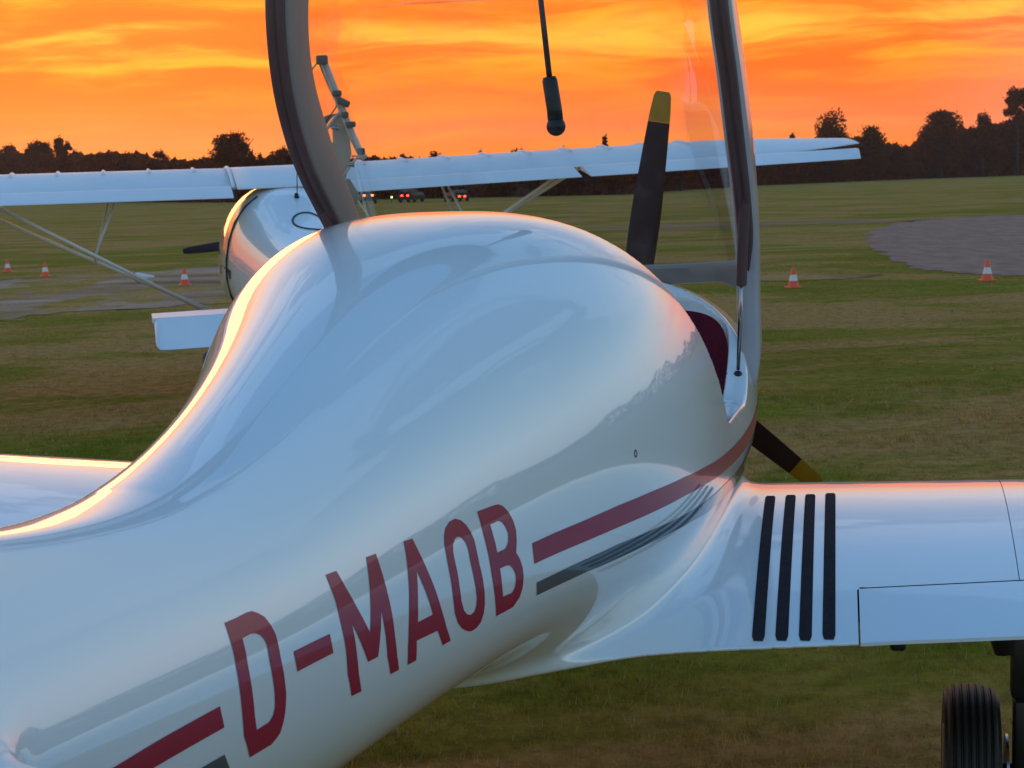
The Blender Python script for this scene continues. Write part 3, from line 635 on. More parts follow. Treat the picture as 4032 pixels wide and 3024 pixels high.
for sg in (1, -1):
    for (sa, sb), (ba, bb_) in GR:
        ns_, nb_ = 46, 7; u = np.linspace(0, 1, ns_); ws = []
        for uu in u:
            s = sa+(sb-sa)*uu; c_ = ba+(bb_-ba)*uu; hw = .0118*(1.04+.02*uu); en = min(s-sa, sb-s); r_ = .010
            if en < r_: hw = hw-.35*r_*(1-math.sqrt(max(0, 1-((r_-en)/r_)**2)))
            ws.append([(s, c_+hw*k) for k in np.linspace(-1, 1, nb_)])
        A = np.array(ws).reshape(-1, 2); P_, g_ = on_top(A[:, 0], A[:, 1], .0012); P_ = P_*np.array([1, sg, 1]); g_ = g_*np.array([1, sg, 1])
        f = [(i*nb_+j, i*nb_+j+1, (i+1)*nb_+j+1, (i+1)*nb_+j) for i in range(ns_-1) for j in range(nb_-1)]
        if sg < 0: f = [x[::-1] for x in f]
        mesh_obj('grip_strip', L3(*P_.T), [x[::-1] for x in f], GRIP, plane, normals=np.stack([g_[:, 1], -g_[:, 0], g_[:, 2]], -1))

# ---- canopy, hinged at the front and swung up
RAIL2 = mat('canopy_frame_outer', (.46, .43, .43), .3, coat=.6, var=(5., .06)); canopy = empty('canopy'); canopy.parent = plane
RA = [(1.045, 1.09), (1.11, 1.15), (1.165, 1.30), (1.26, 1.45), (1.41, 1.60), (1.525, 1.70), (1.61, 1.80), (1.67, 1.90), (1.71, 2.00), (1.725, 2.10), (1.72, 2.25), (1.69, 2.50), (1.64, 2.72), (1.56, 2.95)]
RB = [.500, .517, .520, .528, .535, .537, .535, .530, .521, .513, .500, .485, .465, .44]
ua = np.arange(len(RA)); fs_, fz_, fb_ = spline(ua, [a[0] for a in RA]), spline(ua, [a[1] for a in RA]), spline(ua, RB)
uu = np.linspace(0, len(RA)-1, 60); rs_, rz_, rb_ = fs_(uu), fz_(uu), fb_(uu)
tx, tz = np.gradient(rs_), np.gradient(rz_); ln = np.hypot(tx, tz); tx, tz = tx/ln, tz/ln; nx_, nz_ = -tz, tx        # outward from the dome: forward and up
for sg in (1, -1):
    rows = []
    for i in range(len(uu)):
        wi, dp_ = .056, .085+.065*min(1, max(0, (uu[i]-2.2)/3))*(1 if sg < 0 else .3); prof = []
        if uu[i] < 1.5: dp_ = .10-.035*(1.5-uu[i])/1.5; wi = .040+.016*uu[i]/1.5
        k = 6; r_ = .012; cs = [(-wi/2, 0), (wi/2, 0), (wi/2, dp_), (-wi/2, dp_)]
        for (cx, cy), (qx, qy), a0 in ((cs[0], (1, 1), 180), (cs[1], (-1, 1), 270), (cs[2], (-1, -1), 0), (cs[3], (1, -1), 90)):
            for a in np.radians(np.linspace(a0, a0+90, 4)): prof.append((cx+qx*r_+r_*math.cos(a), cy+qy*r_+r_*math.sin(a)))
        rows.append(np.array([L3(np.array([rs_[i]+nx_[i]*(q_-.02)]), np.array([sg*rb_[i]+p_]), np.array([rz_[i]+nz_[i]*(q_-.02)]))[0] for p_, q_ in prof]))
    v, f = loft(rows, True); n = len(rows[0]); f += [tuple(range(n))[::-1], tuple(range(len(v)-n, len(v)))]
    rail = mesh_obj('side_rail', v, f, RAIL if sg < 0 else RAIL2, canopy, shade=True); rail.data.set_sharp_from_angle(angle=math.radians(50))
    bm = bmesh.new(); bm.from_mesh(rail.data); bmesh.ops.recalc_face_normals(bm, faces=bm.faces); bm.to_mesh(rail.data); bm.free()
    rows = []
    for i in range(len(uu)):
        if uu[i] < 2.8: continue
        wi = (.050 if sg < 0 else .040)*min(1, .25+(uu[i]-2.8)/.8)
        rows.append(np.array([L3(np.array([rs_[i]+nx_[i]*q_]), np.array([sg*rb_[i]+p_-.000]), np.array([rz_[i]+nz_[i]*q_]))[0] for p_, q_ in ((-wi/2, -.021), (-wi/2+.004, -.028), (-.006, -.031), (-.002, -.025), (.002, -.025), (.006, -.031), (wi/2-.004, -.028), (wi/2, -.021))]))
    v, f = loft(rows, True); sl = mesh_obj('rubber_seal', v, f, SEAL, rail, shade=True)
    bm = bmesh.new(); bm.from_mesh(sl.data); bmesh.ops.recalc_face_normals(bm, faces=bm.faces); bm.to_mesh(sl.data); bm.free()
# dome
U0 = 1.85; ug = np.linspace(U0, len(RA)-1, 30); hh = np.interp(ug, [2, 4, 7, 13], [.27, .36, .44, .50])
gs_, gz_, gb_ = fs_(ug), fz_(ug), fb_(ug); gtx, gtz = np.gradient(gs_), np.gradient(gz_); l_ = np.hypot(gtx, gtz); gnx, gnz = -gtz/l_, gtx/l_
def dome(i, ph, off=0., ext=.075):
    c_ = math.copysign(abs(math.cos(ph))**.9, math.cos(ph)); s_ = abs(math.sin(ph))**.9
    kf = min(1., i/8.); h_ = ext+(hh[i])*s_+off*s_
    if kf < 1: h0 = .03+(.24-.03*(1-kf))*s_; return (1-kf)*L3(np.array([gs_[i]-.02-h0]), np.array([gb_[i]*c_]), np.array([1.415+(gz_[i]-gz_[0])-.035*s_]))[0]+kf*L3(np.array([gs_[i]+gnx[i]*h_]), np.array([gb_[i]*c_]), np.array([gz_[i]+gnz[i]*h_]))[0]
    return L3(np.array([gs_[i]+gnx[i]*h_]), np.array([(gb_[i]+off*abs(c_))*c_]), np.array([gz_[i]+gnz[i]*h_]))[0]
phs = np.linspace(0, math.pi, 41)
rows = [np.array([dome(i, p_) for p_ in phs]) for i in range(len(ug))]
v, f = loft(rows, False); glz = mesh_obj('glazing', v, f, GLASS, canopy, shade=True)
# front bow: broad cross member at the foot of the dome, with round corners running into the rails
rows = []
for p_ in phs:
    a, c_ = dome(0, p_), dome(2, p_); tv = (c_-a)/np.linalg.norm(c_-a); fl_ = max(0, abs(math.cos(p_))-.80)/.2
    cen_ = a-tv*.0; hw = .028; lo = hw+.085*fl_**1.6; q_ = np.array([0, -1, 0.])
    nn = np.cross(tv, np.array([1, 0, 0])); nn /= np.linalg.norm(nn); nn = nn if nn[1] > 0 else -nn
    rows.append(np.array([cen_+tv*u_+nn*d_ for u_, d_ in ((-lo, -.006), (-lo+.006, -.014), (hw-.006, -.014), (hw, -.006), (hw, .006), (hw-.006, .014), (-lo+.006, .014), (-lo, .006))]))
v, f = loft(rows, True); bw = mesh_obj('front_bow', v, f, RAIL, canopy, shade=True); bw.data.set_sharp_from_angle(angle=math.radians(50))
bm = bmesh.new(); bm.from_mesh(bw.data); bmesh.ops.recalc_face_normals(bm, faces=bm.faces); bm.to_mesh(bw.data); bm.free()
# rear arch joining the two rails at the top
rows = []; i = len(ug)-1
for p_ in phs:
    a = dome(i, p_, 0, .05); rows.append(np.array([a+np.array([0, q1, q2]) for q1, q2 in ((-.05, -.035), (-.055, .15), (-.05, .33), (.02, .34), (.028, .15), (.02, -.04))]))
v, f = loft(rows, True); ar = mesh_obj('rear_arch', v, f, SEAL, canopy, shade=True)
bm = bmesh.new(); bm.from_mesh(ar.data); bmesh.ops.recalc_face_normals(bm, faces=bm.faces); bm.to_mesh(ar.data); bm.free()
# latch rod hanging from the arch

def A3(s, b, z): return Vector((b, -s, z))
rod = empty('latch_rod'); rod.parent = canopy
bm = bmesh.new(); tube(bm, [A3(1.60, .152, 2.42), A3(1.955, .171, 2.03), A3(1.953, .186, 1.86)], [.0062, .0062, .0062]); bm_obj('rod', bm, RODM, rod)
# straighten: rod runs from above the frame down to the block
bm = bmesh.new(); tube(bm, [A3(1.951, .1845, 1.868), A3(1.951, .1855, 1.860), A3(1.951, .194, 1.80), A3(1.951, .196, 1.775)], [.014, .0165, .0165, .0165], 4+8); bm_obj('socket', bm, DARK, rod)
bm = bmesh.new(); bmesh.ops.create_uvsphere(bm, u_segments=24, v_segments=16, radius=.0205, matrix=Matrix.Translation(A3(1.951, .1965, 1.765))); bm_obj('ball_end', bm, DARK, rod)
# gas struts
for sg in (1, -1):
    st = empty('gas_strut'); st.parent = canopy; a, c_ = A3(1.470, sg*.548, 1.685), A3(1.215, sg*.497, 1.140); d_ = c_-a
    bm = bmesh.new(); tube(bm, [a+d_*.035, a+d_*.04, a+d_*.555, a+d_*.56], [.009, .0135, .0135, .009], 20); bm_obj('cylinder', bm, SEAL, st, angle=40)
    bm = bmesh.new(); tube(bm, [a+d_*.56, a+d_*.97], .0050); bm_obj('piston_rod', bm, STEEL, st)
    for q_ in (a, c_):
        bm = bmesh.new(); bmesh.ops.create_uvsphere(bm, u_segments=16, v_segments=12, radius=.012, matrix=Matrix.Translation(q_)); tube(bm, [q_, q_+Vector((-sg*.03, 0, 0))], .005); bm_obj('ball_joint', bm, DARK, st)
    bm = bmesh.new(); box(bm, A3(1.07, sg*.505, 1.115), .03, .06, .07, bevel=.008); bm_obj('hinge', bm, DARK, canopy, angle=40)

# ---- seat backs and coaming inside
for sg in (1, -1):
    bm = bmesh.new(); box(bm, (sg*.215, -1.78, 1.02), .37, .09, .50, Matrix.Rotation(math.radians(18), 3, 'X'), .04); bm_obj('seat_back', bm, LINING, plane)
    bm = bmesh.new(); box(bm, (sg*.215, -1.52, .84), .37, .42, .09, None, .035); bm_obj('seat_cushion', bm, LINING, plane)
# ---- propeller
prop = empty('propeller', (0, 0, 1.126)); prop.parent = plane
bm = bmesh.new(); lathe(bm, [(-.20, .155), (-.10, .155), (0, .150), (.08, .125), (.15, .085), (.20, .035), (.215, .004)], 40, 'Y'); bm_obj('spinner', bm, WHITE, prop, angle=40)
def blade_mesh(name, r0, r1, m, parent, ang):
    rows = []
    for r in np.linspace(r0, r1, 14):
        u = r/.82; ch = np.interp(u, [.12, .25, .5, .78, .92, .985, 1.0], [.06, .115, .108, .084, .070, .058, .044]); tw = math.radians(np.interp(u, [.1, .5, 1.], [48, 27, 17])); th_ = ch*np.interp(u, [.1, .3, 1], [.45, .18, .09])
        a = np.linspace(0, 2*math.pi, 16, endpoint=False); x = ch/2*np.cos(a); y = th_/2*np.sin(a)*(1+.5*np.cos(a))
        X_ = x*math.cos(tw)-y*math.sin(tw)-.008*0; Y_ = x*math.sin(tw)+y*math.cos(tw); off = -.010*u
        rows.append(np.stack([X_+off, Y_, np.full(16, r)], -1))
    v, f = loft(rows, True); f += [tuple(range(16))[::-1], tuple(range(len(v)-16, len(v)))]
    c_, s_ = math.cos(ang), math.sin(ang); v = np.stack([v[:, 0]*c_+v[:, 2]*s_, v[:, 1], -v[:, 0]*s_+v[:, 2]*c_], -1)
    o = mesh_obj(name, v, f, m, parent, shade=True); o.data.set_sharp_from_angle(angle=math.radians(60))
    bm = bmesh.new(); bm.from_mesh(o.data); bmesh.ops.recalc_face_normals(bm, faces=bm.faces); bm.to_mesh(o.data); bm.free(); return o
for k in range(3):
    bl_ = blade_mesh('blade', .10, .718, PROP, prop, math.radians(9.7+120*k)); tp_ = blade_mesh('blade_tip', .7185, .82, YEL, prop, math.radians(9.7+120*k)); tp_.parent = bl_; 
for o in [c for c in prop.children if c.name.startswith('blade')]: pass
# ---- landing gear
def gear(bx, sx, ztop, name, nose=False):
    g_ = empty(name, (bx, -sx, 0)); g_.parent = plane; sg = 1 if bx >= 0 else -1
    R0, wd = .205, .128
    prof = [(-wd*.5, R0*.55), (-wd*.52, R0*.72), (-wd*.5, R0*.88)]
    for k in range(7):                                   # ribbed tread
        a = -wd*.46+wd*.92*k/7; b_ = -wd*.46+wd*.92*(k+1)/7; cr = lambda q_: R0-.018*(abs(q_)/(wd*.5))**2.2
        prof += [(a+.0015, cr(a)-.008), (a+.004, cr(a+.004)-.0015), ((a+b_)/2, cr((a+b_)/2)), (b_-.004, cr(b_-.004)-.0015), (b_-.0015, cr(b_)-.008)]
    prof += [(wd*.5, R0*.88), (wd*.52, R0*.72), (wd*.5, R0*.55)]
    wh = empty('wheel', (0, 0, R0-.003)); wh.parent = g_
    bm = bmesh.new(); lathe(bm, prof, 56, 'X'); bm_obj('tyre', bm, RUB, wh, angle=35)
    bm = bmesh.new(); lathe(bm, [(-wd*.5, .02), (-wd*.51, R0*.5), (-wd*.35, R0*.54), (wd*.35, R0*.54), (wd*.51, R0*.5), (wd*.5, .02)], 32, 'X'); bm_obj('rim', bm, RIM, wh, angle=35)
    q_ = sg if not nose else 1
    bm = bmesh.new(); tube(bm, [(q_*.062, 0, ztop), (q_*.066, .0, ztop-.12), (q_*.067, 0, ztop-.125), (q_*.085, 0, ztop-.20)], [.052, .055, .040, .034], 20); box(bm, (q_*.115, 0, ztop-.23), .05, .07, .16, None, .01); bm_obj('shock_strut', bm, DARK, g_, angle=40)
    bm = bmesh.new(); box(bm, (q_*.118, -.02, .27), .045, .075, .25, None, .012); tube(bm, [(q_*.13, 0, R0), (-q_*.02, 0, R0)], .016); box(bm, (q_*.15, .0, ztop-.175), .06, .03, .025, None, .004); bm_obj('trailing_arm', bm, DARK, g_, angle=40)
    bm = bmesh.new(); lathe(bm, [(q_*.078, .02), (q_*.080, .085), (q_*.086, .085), (q_*.088, .02)], 28, 'X', (0, 0, R0)); bm_obj('brake_disc', bm, STEEL, g_, angle=30)
    return g_
gear(1.075, 1.42, .70, 'main_gear'); gear(-1.075, 1.42, .70, 'main_gear'); 
# ================================================================ the high-wing aircraft parked beyond
YAW2 = math.radians(13.5); O2 = Vector((-1.73, 12.6, 0))
p2 = empty('high_wing_aircraft', O2, YAW2); tag(p2, 'white strut-braced high-wing aircraft parked behind the nearer one with one door swung up', 'aircraft')
p2.rotation_euler = (0, math.radians(-1.15), YAW2)
def fix(o):
    bm = bmesh.new(); bm.from_mesh(o.data); bmesh.ops.recalc_face_normals(bm, faces=bm.faces); bm.to_mesh(o.data); bm.free(); return o
def prof2(y1, y0, z0, tc=.125, n=22, inc=.085, part=None):
    """aerofoil ring in (y, z); y1 leading edge, y0 trailing edge"""
    c = y1-y0; t_ = (1-np.cos(np.linspace(0, math.pi, n)))/2; t_ = 1-np.cos(np.linspace(0, math.pi/2, n))
    th_ = 5*tc*(.2969*np.sqrt(t_)-.126*t_-.3516*t_**2+.2843*t_**3-.1015*t_**4)*c+.003
    cam_ = .035*4*c*(t_-t_*t_); y = y1-t_*c; zc = z0+inc*(1-t_)*c+cam_
    return np.concatenate([np.stack([y[::-1], (zc+th_)[::-1]], -1), np.stack([y[1:], (zc-.8*th_)[1:]], -1)])
TIPB = 5.12
for sg in (1, -1):
    rows = []; bs = [.42]+list(np.linspace(.6, 3.9, 10))+[4.3, 4.62, 4.85, 5.02, TIPB]
    for b_ in bs:
        k = max(0, (b_-3.95)/(TIPB-3.95)); le = 1.25-.62*k**2.2; tc = .125*(1-.55*k**1.5); z0 = 1.655+.016*b_+.05*k*k
        pr = prof2(le, .16, z0+.02, tc); rows.append(np.stack([np.full(len(pr), sg*b_), pr[:, 0], pr[:, 1]], -1))
    v, f = loft(rows, True); n = len(rows[0]); f += [tuple(range(n)), tuple(range(len(v)-n, len(v)))]
    wg = fix(mesh_obj('wing', v, f, WHITE2, p2, shade=True))
    # ribs showing through the covering
    for b_ in np.arange(.72, 3.95, .37):
        pr = prof2(1.25, .16, 1.655+.016*b_+.02, .125); m_ = len(pr)//2; up = pr[:m_+1][6:]
        bm = bmesh.new(); tube(bm, [(sg*b_, q_[0], q_[1]+.001) for q_ in up], .013, 6, flat=1.5); bm_obj('rib_tape', bm, WHITE2, wg)
    # flap and aileron hung below the trailing edge
    for nm, b0, b1, dz in (('flap', .46, 2.42, 0.), ('aileron', 2.50, 5.06, 0.)):
        rows = []
        for b_ in np.linspace(b0, b1, 12):
            z0 = 1.655+.016*b_; k = max(0, (b_-3.95)/1.1); y0_ = .125; y1_ = -.19+.20*k*k
            rows.append(np.array([(sg*b_, y, z0+z) for y, z in ((y0_, .018), (y0_-.02, .030), (.05, .022), (y1_, -.060), (y1_, -.066), (.04, -.020), (y0_-.01, -.012))]))
        v, f = loft(rows, True); n = 7; f += [tuple(range(n)), tuple(range(len(v)-n, len(v)))]
        fix(mesh_obj(nm, v, f, WHITE2, p2, shade=True)).data.set_sharp_from_angle(angle=math.radians(40))
    # struts
    def stv(name, a, c_, r, m=WHITE2):
        bm = bmesh.new(); tube(bm, [a, c_], r, 10, flat=1.6); bm_obj(name, bm, m, p2)
    F_ = (sg*2.75, .98, 1.71); R_2 = (sg*2.40, .30, 1.68); fb, rb = (sg*.56, .62, .60), (sg*.56, .34, .58)
    stv('wing_strut', F_, fb, .0135, WHITE); stv('wing_strut', R_2, rb, .0125, WHITE)
    mF = Vector(F_).lerp(Vector(fb), .53); mR = Vector(R_2).lerp(Vector(rb), .45)
    stv('jury_strut', mF, (sg*1.42, .98, 1.70), .0075); stv('jury_strut', mR, (sg*1.36, .35, 1.66), .0075); stv('jury_strut', mF, mR, .0075)
# centre section between the wings
rows = []
for b_ in (-.415, -.2, 0, .2, .415):
    pr = prof2(1.25, .0, 1.665, .125, inc=.08); rows.append(np.stack([np.full(len(pr), b_), pr[:, 0], pr[:, 1]], -1))
v, f = loft(rows, True); n = len(rows[0]); f += [tuple(range(n)), tuple(range(len(v)-n, len(v)))]; fix(mesh_obj('centre_section', v, f, WHITE2, p2, shade=True))
for sg in (1, -1):
    pr = prof2(1.26, .1, 1.672, .13, inc=.085); m_ = len(pr)//2
    bm = bmesh.new(); tube(bm, [(sg*.435, q_[0], q_[1]) for q_ in pr[:m_+1]], .016, 8); bm_obj('root_fairing', bm, WHITE2, p2)
# fuselage
YS = [-3.75, -3.0, -2.2, -1.4, -.8, -.35, .0, .45, .9, 1.3, 1.7, 2.05, 2.3]
HW = [.05, .10, .17, .27, .38, .47, .535, .57, .57, .53, .44, .33, .22]
TZ = [.98, 1.02, 1.09, 1.21, 1.37, 1.54, 1.66, 1.70, 1.66, 1.50, 1.36, 1.33, 1.28]
BZ = [.84, .76, .66, .57, .52, .50, .50, .50, .50, .55, .66, .80, .95]
hw2, tz2, bz2 = spline(YS, HW), spline(YS, TZ), spline(YS, BZ); rows = []
for y in np.linspace(-3.75, 2.3, 60):
    a = np.linspace(0, 2*math.pi, 48, endpoint=False); n_ = 2.5; W, T, B = hw2(y), tz2(y), bz2(y)
    zc = B+(T-B)*.42; ca, sa = np.cos(a), np.sin(a); X_ = W*np.sign(ca)*np.abs(ca)**(2/n_); Z_ = np.where(sa > 0, (T-zc), (zc-B))*np.sign(sa)*np.abs(sa)**(2/(2.0))+zc
    rows.append(np.stack([X_, np.full(48, y), Z_], -1))
v, f = loft(rows, True); f += [tuple(range(48)), tuple(range(len(v)-48, len(v)))]; fix(mesh_obj('fuselage', v, f, WHITE, p2, shade=True))
def skin2(y, z, side, off=.004):
    T, B = tz2(y), bz2(y); W = hw2(y); zc = B+(T-B)*.42; sa = abs((z-zc)/((T-zc) if z > zc else (zc-B))); sa = min(sa, .999)
    ca = math.sqrt(1-sa*sa); return Vector((side*(W*ca**(2/2.5)+off), y, z))
for side in (-1, 1):                                        # dark edge of the door aperture
    bm = bmesh.new(); tube(bm, [skin2(y, z, side) for y, z in ((-.02, 1.60), (.0, 1.52), (.02, 1.40), (.03, 1.25), (.04, 1.1), (.06, .95), (.12, .80), (.25, .70))], .011, 8); bm_obj('door_seal', bm, GAP, p2)
    bm = bmesh.new(); lo = [skin2(y, z, side, .003) for y, z in ((-.10, 1.02), (.1, 1.04), (.5, 1.05), (.5, .97), (.1, .955), (-.08, .95))]
    bm.faces.new([bm.verts.new(q_) for q_ in lo]); bm_obj('blue_stripe', bm, mat('navy_stripe', (.02, .03, .08), .35, coat=.5), p2)
# oval inspection hatch on the rear deck and a whip aerial
bm = bmesh.new(); pts = []
for k in range(25):
    a = 2*math.pi*k/24; y = -.72+.17*math.cos(a); x_ = .07+.13*math.sin(a)
    W, T, B = hw2(y), tz2(y), bz2(y); zc = B+(T-B)*.42; pts.append((x_, y, zc+(T-zc)*math.sqrt(max(0, 1-(abs(x_)/W)**2.5))+.002))
tube(bm, pts, .0075, 8, cap=False); bm_obj('hatch_rim', bm, GAP, p2)
def top2(x_, y):
    W, T, B = hw2(y), tz2(y), bz2(y); zc = B+(T-B)*.42; return zc+(T-zc)*math.sqrt(max(0, 1-(abs(x_)/W)**2.5))
bm = bmesh.new(); z_ = float(top2(.03, -.25)); tube(bm, [(.03, -.25, z_-.01), (.03, -.25, z_+.03), (.035, -.25, z_+.032)], [.022, .016, .006], 12); tube(bm, [(.035, -.25, z_+.02), (.045, -.27, z_+.22)], .004); bm_obj('aerial', bm, DARK, p2)
# tail
for sg in (1, -1):
    rows = [np.array([(sg*b_, y, z) for y, z in ((-3.02-.02*b_, .905), (-3.00-.02*b_, .925), (-3.05-.02*b_, .945), (-3.32, .935), (-3.32, .905))]) for b_ in (.05, .6, 1.12, 1.18)]
    v, f = loft(rows, True); f += [tuple(range(5)), tuple(range(15, 20))]; fix(mesh_obj('tailplane', v, f, WHITE2, p2))
    rows = [np.array([(sg*b_, y, z) for y, z in ((-3.33, .925+d_), (-3.325, .905+d_), (-3.60, .765-d_), (-3.61, .770-d_), (-3.35, .935+d_))]) for b_, d_ in ((.05, 0), (.6, 0), (1.10, 0), (1.15, -.004), (1.17, -.03))]
    v, f = loft(rows, True); f += [tuple(range(5)), tuple(range(20, 25))]; fix(mesh_obj('elevator', v, f, WHITE2, p2))
rows = [np.array([(x_, y, z) for x_, y in ((0, y1), (.03, y1-.1), (.02, -3.9), (-.02, -3.9), (-.03, y1-.1))]) for z, y1 in ((.9, -3.0), (1.15, -3.15), (1.36, -3.45))]
v, f = loft(rows, True); f += [tuple(range(5)), tuple(range(10, 15))]; fix(mesh_obj('fin', v, f, WHITE2, p2))
# engine cowl is part of the fuselage; propeller and undercarriage
pr2 = empty('propeller', (0, 2.36, 1.17)); pr2.parent = p2
bm = bmesh.new(); lathe(bm, [(-.05, .13), (.05, .12), (.15, .07), (.20, .01)], 24, 'Y'); bm_obj('spinner', bm, WHITE2, pr2, angle=40)
for k in range(3):
    o = blade_mesh('blade', .08, .82, PROP, pr2, math.radians(-94+120*k))
for bx, y in ((-.72, .35), (.72, .35), (0, 1.75)):
    wv = empty('wheel', (bx, y, .17)); wv.parent = p2
    bm = bmesh.new(); lathe(bm, [(-.05, .09), (-.055, .13), (-.045, .16), (-.02, .175), (.02, .175), (.045, .16), (.055, .13), (.05, .09)], 28, 'X'); bm_obj('tyre', bm, RUB, wv, angle=50)
    bm = bmesh.new(); lathe(bm, [(-.045, .01), (-.048, .088), (.048, .088), (.045, .01)], 20, 'X'); bm_obj('rim', bm, RIM, wv, angle=40)
    bm = bmesh.new(); tube(bm, [(bx, y, .17), (bx*.45, y, .60)], .02, 8); bm_obj('gear_leg', bm, DARK, p2)
# ---- the door swung up beside the cabin (built where it stands)
door = empty('open_door'); door.parent = p2
IM = (Matrix.Translation(O2) @ Euler(p2.rotation_euler).to_matrix().to_4x4()).inverted()
def dpt(zx, zy, Yd=12.35):                                   # sketch coordinates of the door, 0.4219 photograph pixels each
    return IM @ px_at((1200+zx*.4219)/1.8228, (100+zy*.4219)/1.8228, Yd)
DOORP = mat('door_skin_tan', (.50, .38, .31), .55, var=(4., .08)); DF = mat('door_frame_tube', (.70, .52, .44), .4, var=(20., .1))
def slab(name, pts, th_, m, parent, Yd=12.35):
    a = [dpt(x_, y_, Yd) for x_, y_ in pts]; c_ = [dpt(x_, y_, Yd+th_) for x_, y_ in pts]; n = len(a)
    bm = bmesh.new(); A = [bm.verts.new(q_) for q_ in a]; B = [bm.verts.new(q_) for q_ in c_]; bm.faces.new(A); bm.faces.new(B[::-1])
    for i in range(n): bm.faces.new((A[i], A[(i+1) % n], B[(i+1) % n], B[i]))
    return bm_obj(name, bm, m, parent, shade=False)
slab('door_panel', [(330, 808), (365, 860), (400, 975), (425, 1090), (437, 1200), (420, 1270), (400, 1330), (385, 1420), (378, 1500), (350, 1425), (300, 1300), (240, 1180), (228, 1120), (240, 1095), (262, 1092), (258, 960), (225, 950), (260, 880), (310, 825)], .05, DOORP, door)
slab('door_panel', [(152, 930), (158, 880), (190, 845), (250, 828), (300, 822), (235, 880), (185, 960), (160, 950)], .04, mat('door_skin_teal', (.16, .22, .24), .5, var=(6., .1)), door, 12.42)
def dtube(name, pts, r, m, Yd=12.33, n=8):
    bm = bmesh.new(); tube(bm, [dpt(x_, y_, Yd) for x_, y_ in pts], r, n); bm_obj(name, bm, m, door)
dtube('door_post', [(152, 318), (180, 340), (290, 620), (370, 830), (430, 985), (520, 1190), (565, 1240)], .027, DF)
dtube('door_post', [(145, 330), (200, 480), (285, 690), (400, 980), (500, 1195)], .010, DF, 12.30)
dtube('window_edge', [(42, 445), (122, 342), (130, 345), (210, 540), (288, 712), (296, 740), (292, 765), (240, 838), (200, 900), (182, 960), (178, 994)], .0055, GAP, 12.36)
dtube('door_rail', [(335, 805), (290, 850), (215, 955), (180, 992)], .012, DF)
dtube('door_rail', [(78, 755), (130, 890), (175, 1000), (255, 1200), (340, 1410), (380, 1495)], .013, DF)
dtube('door_rail', [(385, 950), (410, 1020), (455, 1110), (500, 1200)], .009, DF)
dtube('door_rail', [(350, 1425), (420, 1315), (505, 1215), (440, 1222)], .011, DF)
for x_, y_, w_, h_ in ((160, 322, .09, .07), (298, 635, .075, .045), (362, 718, .05, .10), (372, 835, .06, .045), (430, 925, .075, .045), (525, 1175, .06, .05)):
    bm = bmesh.new(); box(bm, dpt(x_, y_, 12.29), w_, .06, h_, Matrix.Rotation(math.radians(-62), 3, 'Y').to_3x3() if w_ < h_ else None, .012); bm_obj('hinge_clamp', bm, mat('clamp_grey', (.10, .085, .08), .5), door)
for x_, y_ in ((282, 958), (432, 1300)):
    bm = bmesh.new(); tube(bm, [dpt(x_-32, y_-6, 12.25), dpt(x_+32, y_+6, 12.25)], .016, 10); bm_obj('door_handle', bm, STEEL, door)
bm = bmesh.new(); box(bm, dpt(415, 1560, 12.2), .12, .05, .20, Matrix.Rotation(math.radians(-28), 3, 'Y'), .02); bm_obj('cabin_latch_plate', bm, RAIL, door)
dtube('door_strut', [(440, 1560), (600, 1790)], .009, DF, 12.2)

# ================================================================ traffic cones
def cone(x, y, label, sc=1., rz=0., red_only=False):
    c_ = empty('traffic_cone', (x, y, float(bumps(x, y))), rz); c_.scale = (sc,)*3
    tag(c_, label, 'traffic cone', 'orange and white cones marking the taxi track')
    bm = bmesh.new(); box(bm, (0, 0, .012), .21, .21, .022, None, .006); bm_obj('base', bm, ORANGE, c_, angle=40)
    R_c = lambda z: .082-.062*(z-.022)/.298
    segs = [(.022, .11, ORANGE), (.11, .20, CONEW), (.20, .32, ORANGE)]
    for z0, z1, m in segs:
        bm = bmesh.new(); pr = [(z0, R_c(z0)), (z1, R_c(z1))]
        if z1 > .31: pr = [(z0, R_c(z0)), (z1-.006, R_c(z1-.006)), (z1, R_c(z1)-.005)]
        lathe(bm, pr, 24, 'Z'); bm_obj('band' if m is CONEW else 'cone_body', bm, m, c_, angle=50)
    return c_
CN = 'orange and white cones marking the taxi track'
cone(7.09, 22.79, 'cone at the edge of the gravel apron, farthest right', 1.02)
cone(4.16, 22.5, 'cone on the worn pale track just right of the open canopy', .97, .3)
cone(-5.75, 27.3, 'cone on bare earth right behind the wing struts of the high-wing aircraft', 1.0, .2)
cone(-9.49, 31.56, 'cone second from the left edge, under the outer wing strut', .98, .5)
cone(-11.03, 33.95, 'cone at the far left edge of the picture on the grass', .92, .1)
# the pale marker lying on the earth
mk = empty('fallen_cone', (-6.75, 28.6, .02), math.radians(20)); tag(mk, 'pale worn cone lying on its side on the bare earth behind the struts', 'traffic cone')
bm = bmesh.new(); lathe(bm, [(-.18, .10), (-.10, .085), (.16, .025), (.165, .015)], 20, 'X', (0, 0, .075)); bm_obj('cone_body', bm, CONEW, mk, angle=50)
bm = bmesh.new(); box(bm, (-.19, 0, .10), .02, .20, .20, Matrix.Rotation(math.radians(-10), 3, 'Y'), .006); bm_obj('base', bm, ORANGE, mk, angle=40)

